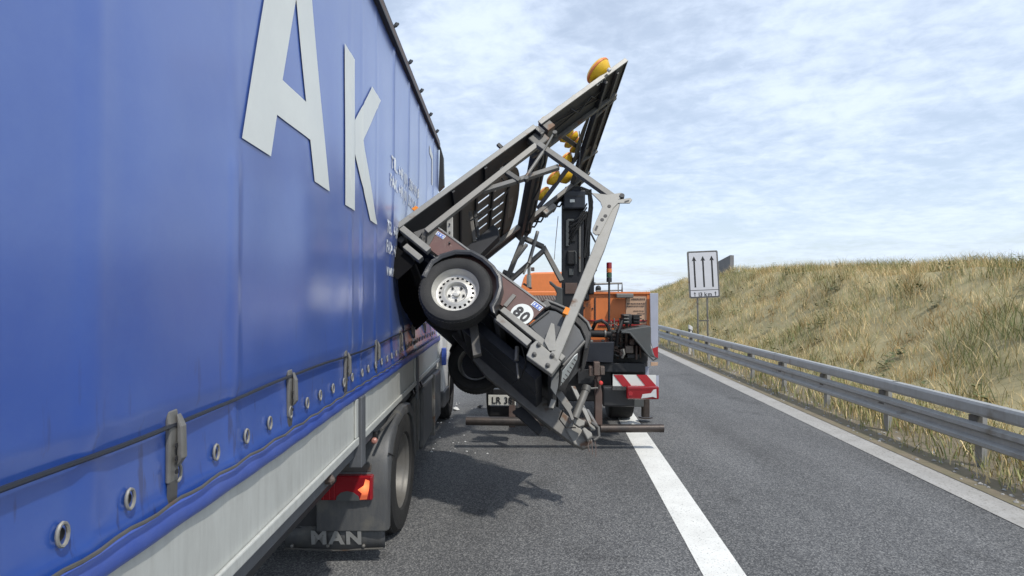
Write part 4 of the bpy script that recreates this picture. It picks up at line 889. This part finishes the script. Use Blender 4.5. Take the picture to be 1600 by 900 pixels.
b = pbox('crane_bracket', 920, 408, 928.5, 460, D+.1, .15, 'crane', .015); ptube('crane_ring', [(928, 418, D), (932, 418, D), (932, 423, D), (928, 424, D)], .008, 'dark', 6)
ppoly('crane_claw', [(858, 439), (862, 440), (870, 447), (879, 450), (879, 478), (868, 479), (864, 474), (868, 468), (870, 458), (866, 450), (859, 444)], D-.05, .10, 'hood', .012)
# cab
D = 17.0
cabp = [at(813, 462, D), at(812, 455, D), at(818, 434, D), at(822, 428, D), at(835, 425.5, D), at(880, 424.5, D), at(905, 428, D), at(911, 436, D), at(914, 462, D)]
cb2 = MB().prism(cabp+[at(914, 540, D), at(813, 540, D)], TF*2.0).build('cab', 'orange', t, bevel=.05)
for x0, x1 in ((826, 829), (831, 834), (838, 904)): pbox('cab_rib', x0, 438, x1, 453, D-.02, .03, 'orange', .012, cb2)
pbox('cab_seam', 820, 429.5, 908, 431, D-.008, .02, 'rust', .003, cb2)
pbox('bed_front', 818, 455, 868, 463, 15.2, .5, 'orange', .03); pbox('bed_gear', 826, 462, 872, 500, 12.5, .5, 'dark', .05)
b = MB()
for k in range(10):
    x = 828+k*4; b.tube([at(x, 463, 12.4), at(x+4, 470, 12.3), at(x-2, 478, 12.35)], .03, 6)
b.build('bed_hose', 'hydraulic', t, smooth=True)
ptube('upright', [(826.5, 447, 11), (826.5, 412, 11)], .03, 'galv'); ptube('upright', [(826.5, 430, 10.95), (826.5, 449, 10.95)], .045, 'galv_light')
ppoly('upright_foot', [(816, 444), (819, 442), (832, 450), (829, 452)], 10.9, .1, 'black'); pbox('tail_lamp', 829.5, 417.5, 835, 423.5, 11, .08, 'rust', .01)
pbox('mirror', 912, 445.5, 926, 457, 15, .25, 'black', .04); pbox('mirror', 931, 446, 939.5, 458, 14.8, .2, 'black', .06); pbox('mirror', 914, 441, 932, 446, 15.2, .3, 'dark', .05)
lf = [(930, 444, 10.5), (972, 442.5, 10.5), (972, 457, 10.5)]
ptube('ladder_rack', lf, .018, 'galv'); ptube('ladder_rack', [(932, 455, 10.5), (972, 453.5, 10.5)], .014, 'galv'); ptube('ladder_rack', [(966, 443, 10.5), (966, 456, 10.5)], .010, 'galv', 6)
# hydraulics
vb_ = pbox('valve_block', 972, 491, 988, 507, 7.6, .16, 'dark', .012); pbox('valve_block', 989, 492, 1000, 507, 7.62, .15, 'dark', .012)
for y in (493, 498, 503):
    pbox('lever', 975, y-1, 983, y+1, 7.52, .08, 'galv', .004); pbox('lever', 990, y-.7, 1003, y+.7, 7.55, .05, 'black', .003)
hp = [at(x, y, 7.35) for x, y in ((970, 517), (983, 514), (1016, 509), (1017.5, 512), (1017, 540), (1020, 552), (1026, 560), (1014, 556), (1002, 542), (984, 521))]
MB().prism(hp, TF*.45).build('chute_cover', 'hood', t, bevel=.012)
MB().tube([at(x, y, 7.33) for x, y in ((971, 519), (984, 520), (1002, 541), (1013, 555), (1021, 563), (1027, 559))], .012, 6).build('cover_rim', 'hood', t, smooth=True)
for k in range(8):
    x = 955+k*4.4; ptube('hydraulic_pipe', [(x, 500+rn.uniform(-4, 4), 7.7), (x+rn.uniform(-2, 2), 515, 7.62), (x+rn.uniform(-3, 3), 535+rn.uniform(-5, 10), 7.65), (x+rn.uniform(-4, 4), 560, 7.75)], .011, ['hydraulic', 'galv_dull', 'rust'][k % 3], 6)
for k in range(9):
    y = 505+k*6; ptube('hydraulic_pipe', [(950, y, 7.6), (958+rn.uniform(0, 6), y+1, 7.55), (966, y+rn.uniform(2, 8), 7.55), (975, y+6, 7.7)], .009, ['hydraulic', 'rust', 'hood'][k % 3], 6)
ptube('hose', [(926, 514, 7.6), (931, 503, 7.5), (940, 500.5, 7.5), (949, 507, 7.48), (954, 522, 7.5), (955, 535, 7.55), (957, 546, 7.6)], .024, 'black')
ptube('hose', [(963, 540, 7.5), (966, 520, 7.45), (971, 505, 7.5), (976, 496, 7.55)], .022, 'black')
ptube('hose', [(971, 548, 7.45), (974, 546, 7.42), (975, 553, 7.42), (972, 559, 7.45)], .016, 'galv_light')
ptube('cylinder', [(920, 521, 7.55), (955, 522, 7.5)], .048, 'black', 14); ptube('cylinder', [(944, 521, 7.5), (946.5, 521, 7.5)], .052, 'galv', 14)
for x0, x1, y0, y1, m in ((968, 976, 548, 556, 'rust'), (977, 990, 540, 552, 'hydraulic'), (993, 996, 540, 562, 'rust'), (999, 1002, 542, 560, 'rust'), (958, 966, 536, 546, 'hydraulic'), (980, 1000, 553, 560, 'dark'), (984, 991, 530, 539, 'rust')):
    pbox('fitting', x0, y0, x1, y1, 7.55+rn.uniform(0, .1), .12, m, .008)
pbox('hydraulic_frame', 950, 515, 1012, 575, 7.9, .3, 'dark', .01)
pt_ = ppoly('tank_cover', [(921, 535), (960, 534), (958, 567), (915, 566)], 7.45, .4, 'deep', .01)
for x in (924, 942): MB().lathe(at(x, 534.5, 7.55), Z, [(.024, 0), (.024, .02), (.012, .035)], 10).build('filler_cap', 'galv_light', pt_)
pbox('cross_member', 780, 566, 1008, 582, 7.6, .15, 'dark', .01); pbox('chassis_frame', 840, 570, 955, 628, 7.7, 1.2, 'black', .02); pbox('chassis_frame', 955, 578, 1014, 602, 7.75, .6, 'black', .02)
pbox('frame_plate', 903, 577, 930, 600, 7.5, .04, 'dark', .006); pbox('load_bed', 795, 545, 1013, 565, 8.1, 7.2, 'dark', .02)
# brown post with clamp and red cap
pst = ppoly('tow_post', [(930, 588), (940, 588), (936, 596), (939, 606), (941, 614), (941, 664), (930, 664), (930, 618), (934, 607), (935, 600)], 7.3, .07, 'rust', .006)
pbox('clamp', 928, 566, 937.5, 587, 7.24, .14, 'hydraulic', .008, pst); pbox('clamp', 920.5, 573, 928, 588, 7.28, .12, 'hydraulic', .008, pst); pbox('clamp', 938, 573, 945, 586, 7.28, .12, 'hydraulic', .008, pst)
MB().lathe(at(938.5, 598, 7.24), -TF, [(.026, 0), (.028, .03), (.018, .045), (0, .05)], 14).build('cap', 'pink', pst, smooth=True)
# underrun bar: two steel pipes
a1, a2 = at(938, 669.5, 7.28), at(1036, 669.0, 7.28-.3*math.sin(YAW)*0)
MB().tube([a1, a2], .052, 18).build('bumper_pipe', 'pipe', t, smooth=True); MB().tube([at(728, 657.5, 7.28), at(925, 660, 7.28)], .056, 18).build('bumper_pipe', 'pipe', t, smooth=True)
MB().tube([a2-(a2-a1).normalized()*.05, a2+(a2-a1).normalized()*.004], .054, 18).build('pipe_collar', 'pipe', t, smooth=True)
for x in (800, 934): pbox('bumper_bracket', x-5, 590, x+5, 668, 7.33, .06, 'rust', .006)
# striped board, tail light, outrigger, wheels
s0 = pbox('striped_board', 957.5, 585.5, 1025, 604, 7.30, .012, 'letter', .001)
def sx_(x0): return ppoly('stripe', [(x0, 585.7), (x0+14.5, 585.7), (x0+29, 603.8), (x0+14.5, 603.8)], 7.294, .004, 'red_paint', 0, s0)
sx_(958.5); 
ppoly('stripe', [(994.5, 585.7), (1010.5, 585.7), (1024.8, 602), (1024.8, 603.8), (1009.5, 603.8)], 7.294, .004, 'red_paint', 0, s0)
ppoly('reflective_plate', [(1016, 587), (1029.5, 587), (1029.5, 606), (1026, 606)], 7.40, .01, 'greyblue', .001)
tl = pbox('tail_light', 979, 603.5, 1030, 624.5, 7.22, .09, 'red', .018)
ppoly('lens', [(1002, 622.5), (1004, 616), (1017, 614.5), (1021, 609), (1025.5, 608), (1026, 622), (1020, 620)], 7.213, .006, 'lamp_clear', 0, tl)
ppoly('lens', [(982, 613), (985, 611), (989, 614), (988, 618), (983, 618)], 7.213, .006, 'red_paint', 0, tl); pbox('lens_rib', 981, 607.5, 1016, 608.5, 7.214, .006, 'red_paint', 0, tl)
pbox('mud_guard', 942, 604, 992, 636, 7.42, .12, 'fender_black', .02); pbox('guard_top', 957, 603, 978, 610, 7.38, .08, 'concrete', .01)
ptube('outrigger_leg', [(1008.5, 618, 8.7), (1008.5, 651, 8.7)], .062, 'pipe', 14); ptube('outrigger_foot', [(1008.5, 650.5, 8.95), (1008.5, 652.5, 8.95)], .11, 'pipe', 16); pbox('outrigger_arm', 990, 620, 1006, 636, 8.6, .2, 'hood', .012)
pbox('step_plate', 1008.5, 573, 1014, 588, 7.6, .02, 'greyblue', .002)
for px_, D_ in ((964, 9.3), (783, 9.3)):
    g_ = at(px_, 0, D_); c_ = V3(g_.x+(.03 if px_ > 900 else 0), D_, .46); wheel('wheel', c_, TR, .46, .40, .28, t, 'rim_dark', 0)
for px_, D_ in ((945, 14.4), (800, 14.4)):
    g_ = at(px_, 0, D_); wheel('wheel', V3(g_.x, D_, .46), TR, .46, .32, .28, t, 'rim_dark', 0)
pl_ = pbox('number_plate', 763, 617, 806, 633.5, 7.33, .012, 'plate', .002); text('character', 'LR 38', .118, 'ink', pl_, TR, Z, on(784.5, 630.5, at(882, CYP, 7.322), TF), offset=.002, sx=.92)
pbox('plate_lamp', 770, 608, 806, 617, 7.36, .1, 'black', .01); pbox('under_guard', 764, 634, 812, 652, 7.5, .2, 'black', .02)

# ------------------------------------------------------------------ debris on the carriageway
def scrap(name, px, py, w, m, label, cat, seed, hgt=.03):
    r = random.Random(seed); D = EYE*FPX/(py-CYP); c = at(px, py, D); n = 7; b = MB()
    pts = [V3(c.x+w*math.cos(2*math.pi*i/n)*r.uniform(.6, 1), c.y+w*math.sin(2*math.pi*i/n)*r.uniform(.4, 1), .006+hgt*r.random()) for i in range(n)]
    top = V3(c.x, c.y, hgt*1.2)
    b.add(pts+[top, V3(c.x, c.y, .004)], [(i, (i+1) % n, n) for i in range(n)]+[((i+1) % n, i, n+1) for i in range(n)])
    return tag(b.build(name, M[m]), label, cat)
scrap('tarp_scrap', 704, 553, .32, 'scrap_blue', 'torn blue plastic scrap lying far off on the road beside the lorry cab', 'debris', 1, .06)
scrap('white_fragment', 712, 641, .07, 'white', 'largest white broken fragment on the road below the far wheel of the tipped trailer', 'debris', 2, .05)
scrap('white_fragment', 698, 655, .035, 'white', 'small flat white chip on the asphalt in front of the bumper pipe end', 'debris', 3, .012)
scrap('dark_fragment', 694, 631, .06, 'black', 'small black plastic splinter lying on the road next to the lorry side steps', 'debris', 4, .03)
scrap('dark_fragment', 750, 638, .07, 'black', 'curled black rubber piece on the road under the trailer wheel left of the number plate', 'debris', 5, .05)

b = MB(); rc = random.Random(11)
for k in range(70):
    py_ = 560+150*rc.random()**1.3; px_ = 690+rc.gauss(0, 26)+(py_-600)*.2; D = EYE*FPX/(py_-CYP); c = at(px_, py_, D); r_ = rc.uniform(.006, .018)
    b.add([(c.x-r_, c.y, .004), (c.x+r_*.6, c.y-r_, .005), (c.x+r_, c.y+r_*.7, .006), (c.x, c.y, .006+r_*.9)], [(0, 1, 3), (1, 2, 3), (2, 0, 3), (0, 2, 1)])
stuff(b.build('debris', 'white', clean=False))
t = trailer
for pts in ([B(1.2, .30, .02), B(1.25, .42, .16), B(1.05, .46, .22), cp(735, 345, .3)], [B(1.66, .2, .1), B(1.5, .28, .05), B(1.3, .2, .03), B(1.1, .3, .03)], [cp(815, 540, .2), cp(822, 566, .3), cp(815, 590, .4), cp(800, 600, .5)], [cp(880, 640, .8), cp(874, 655, .9), cp(884, 668, .95), cp(900, 668, .95)], [B(2.2, .1, .02), B(2.3, .2, .06), B(2.5, .12, .03), B(2.62, .25, .02)]):
    MB().tube(pts, .007, 6).build('cable', 'black', t, smooth=True)
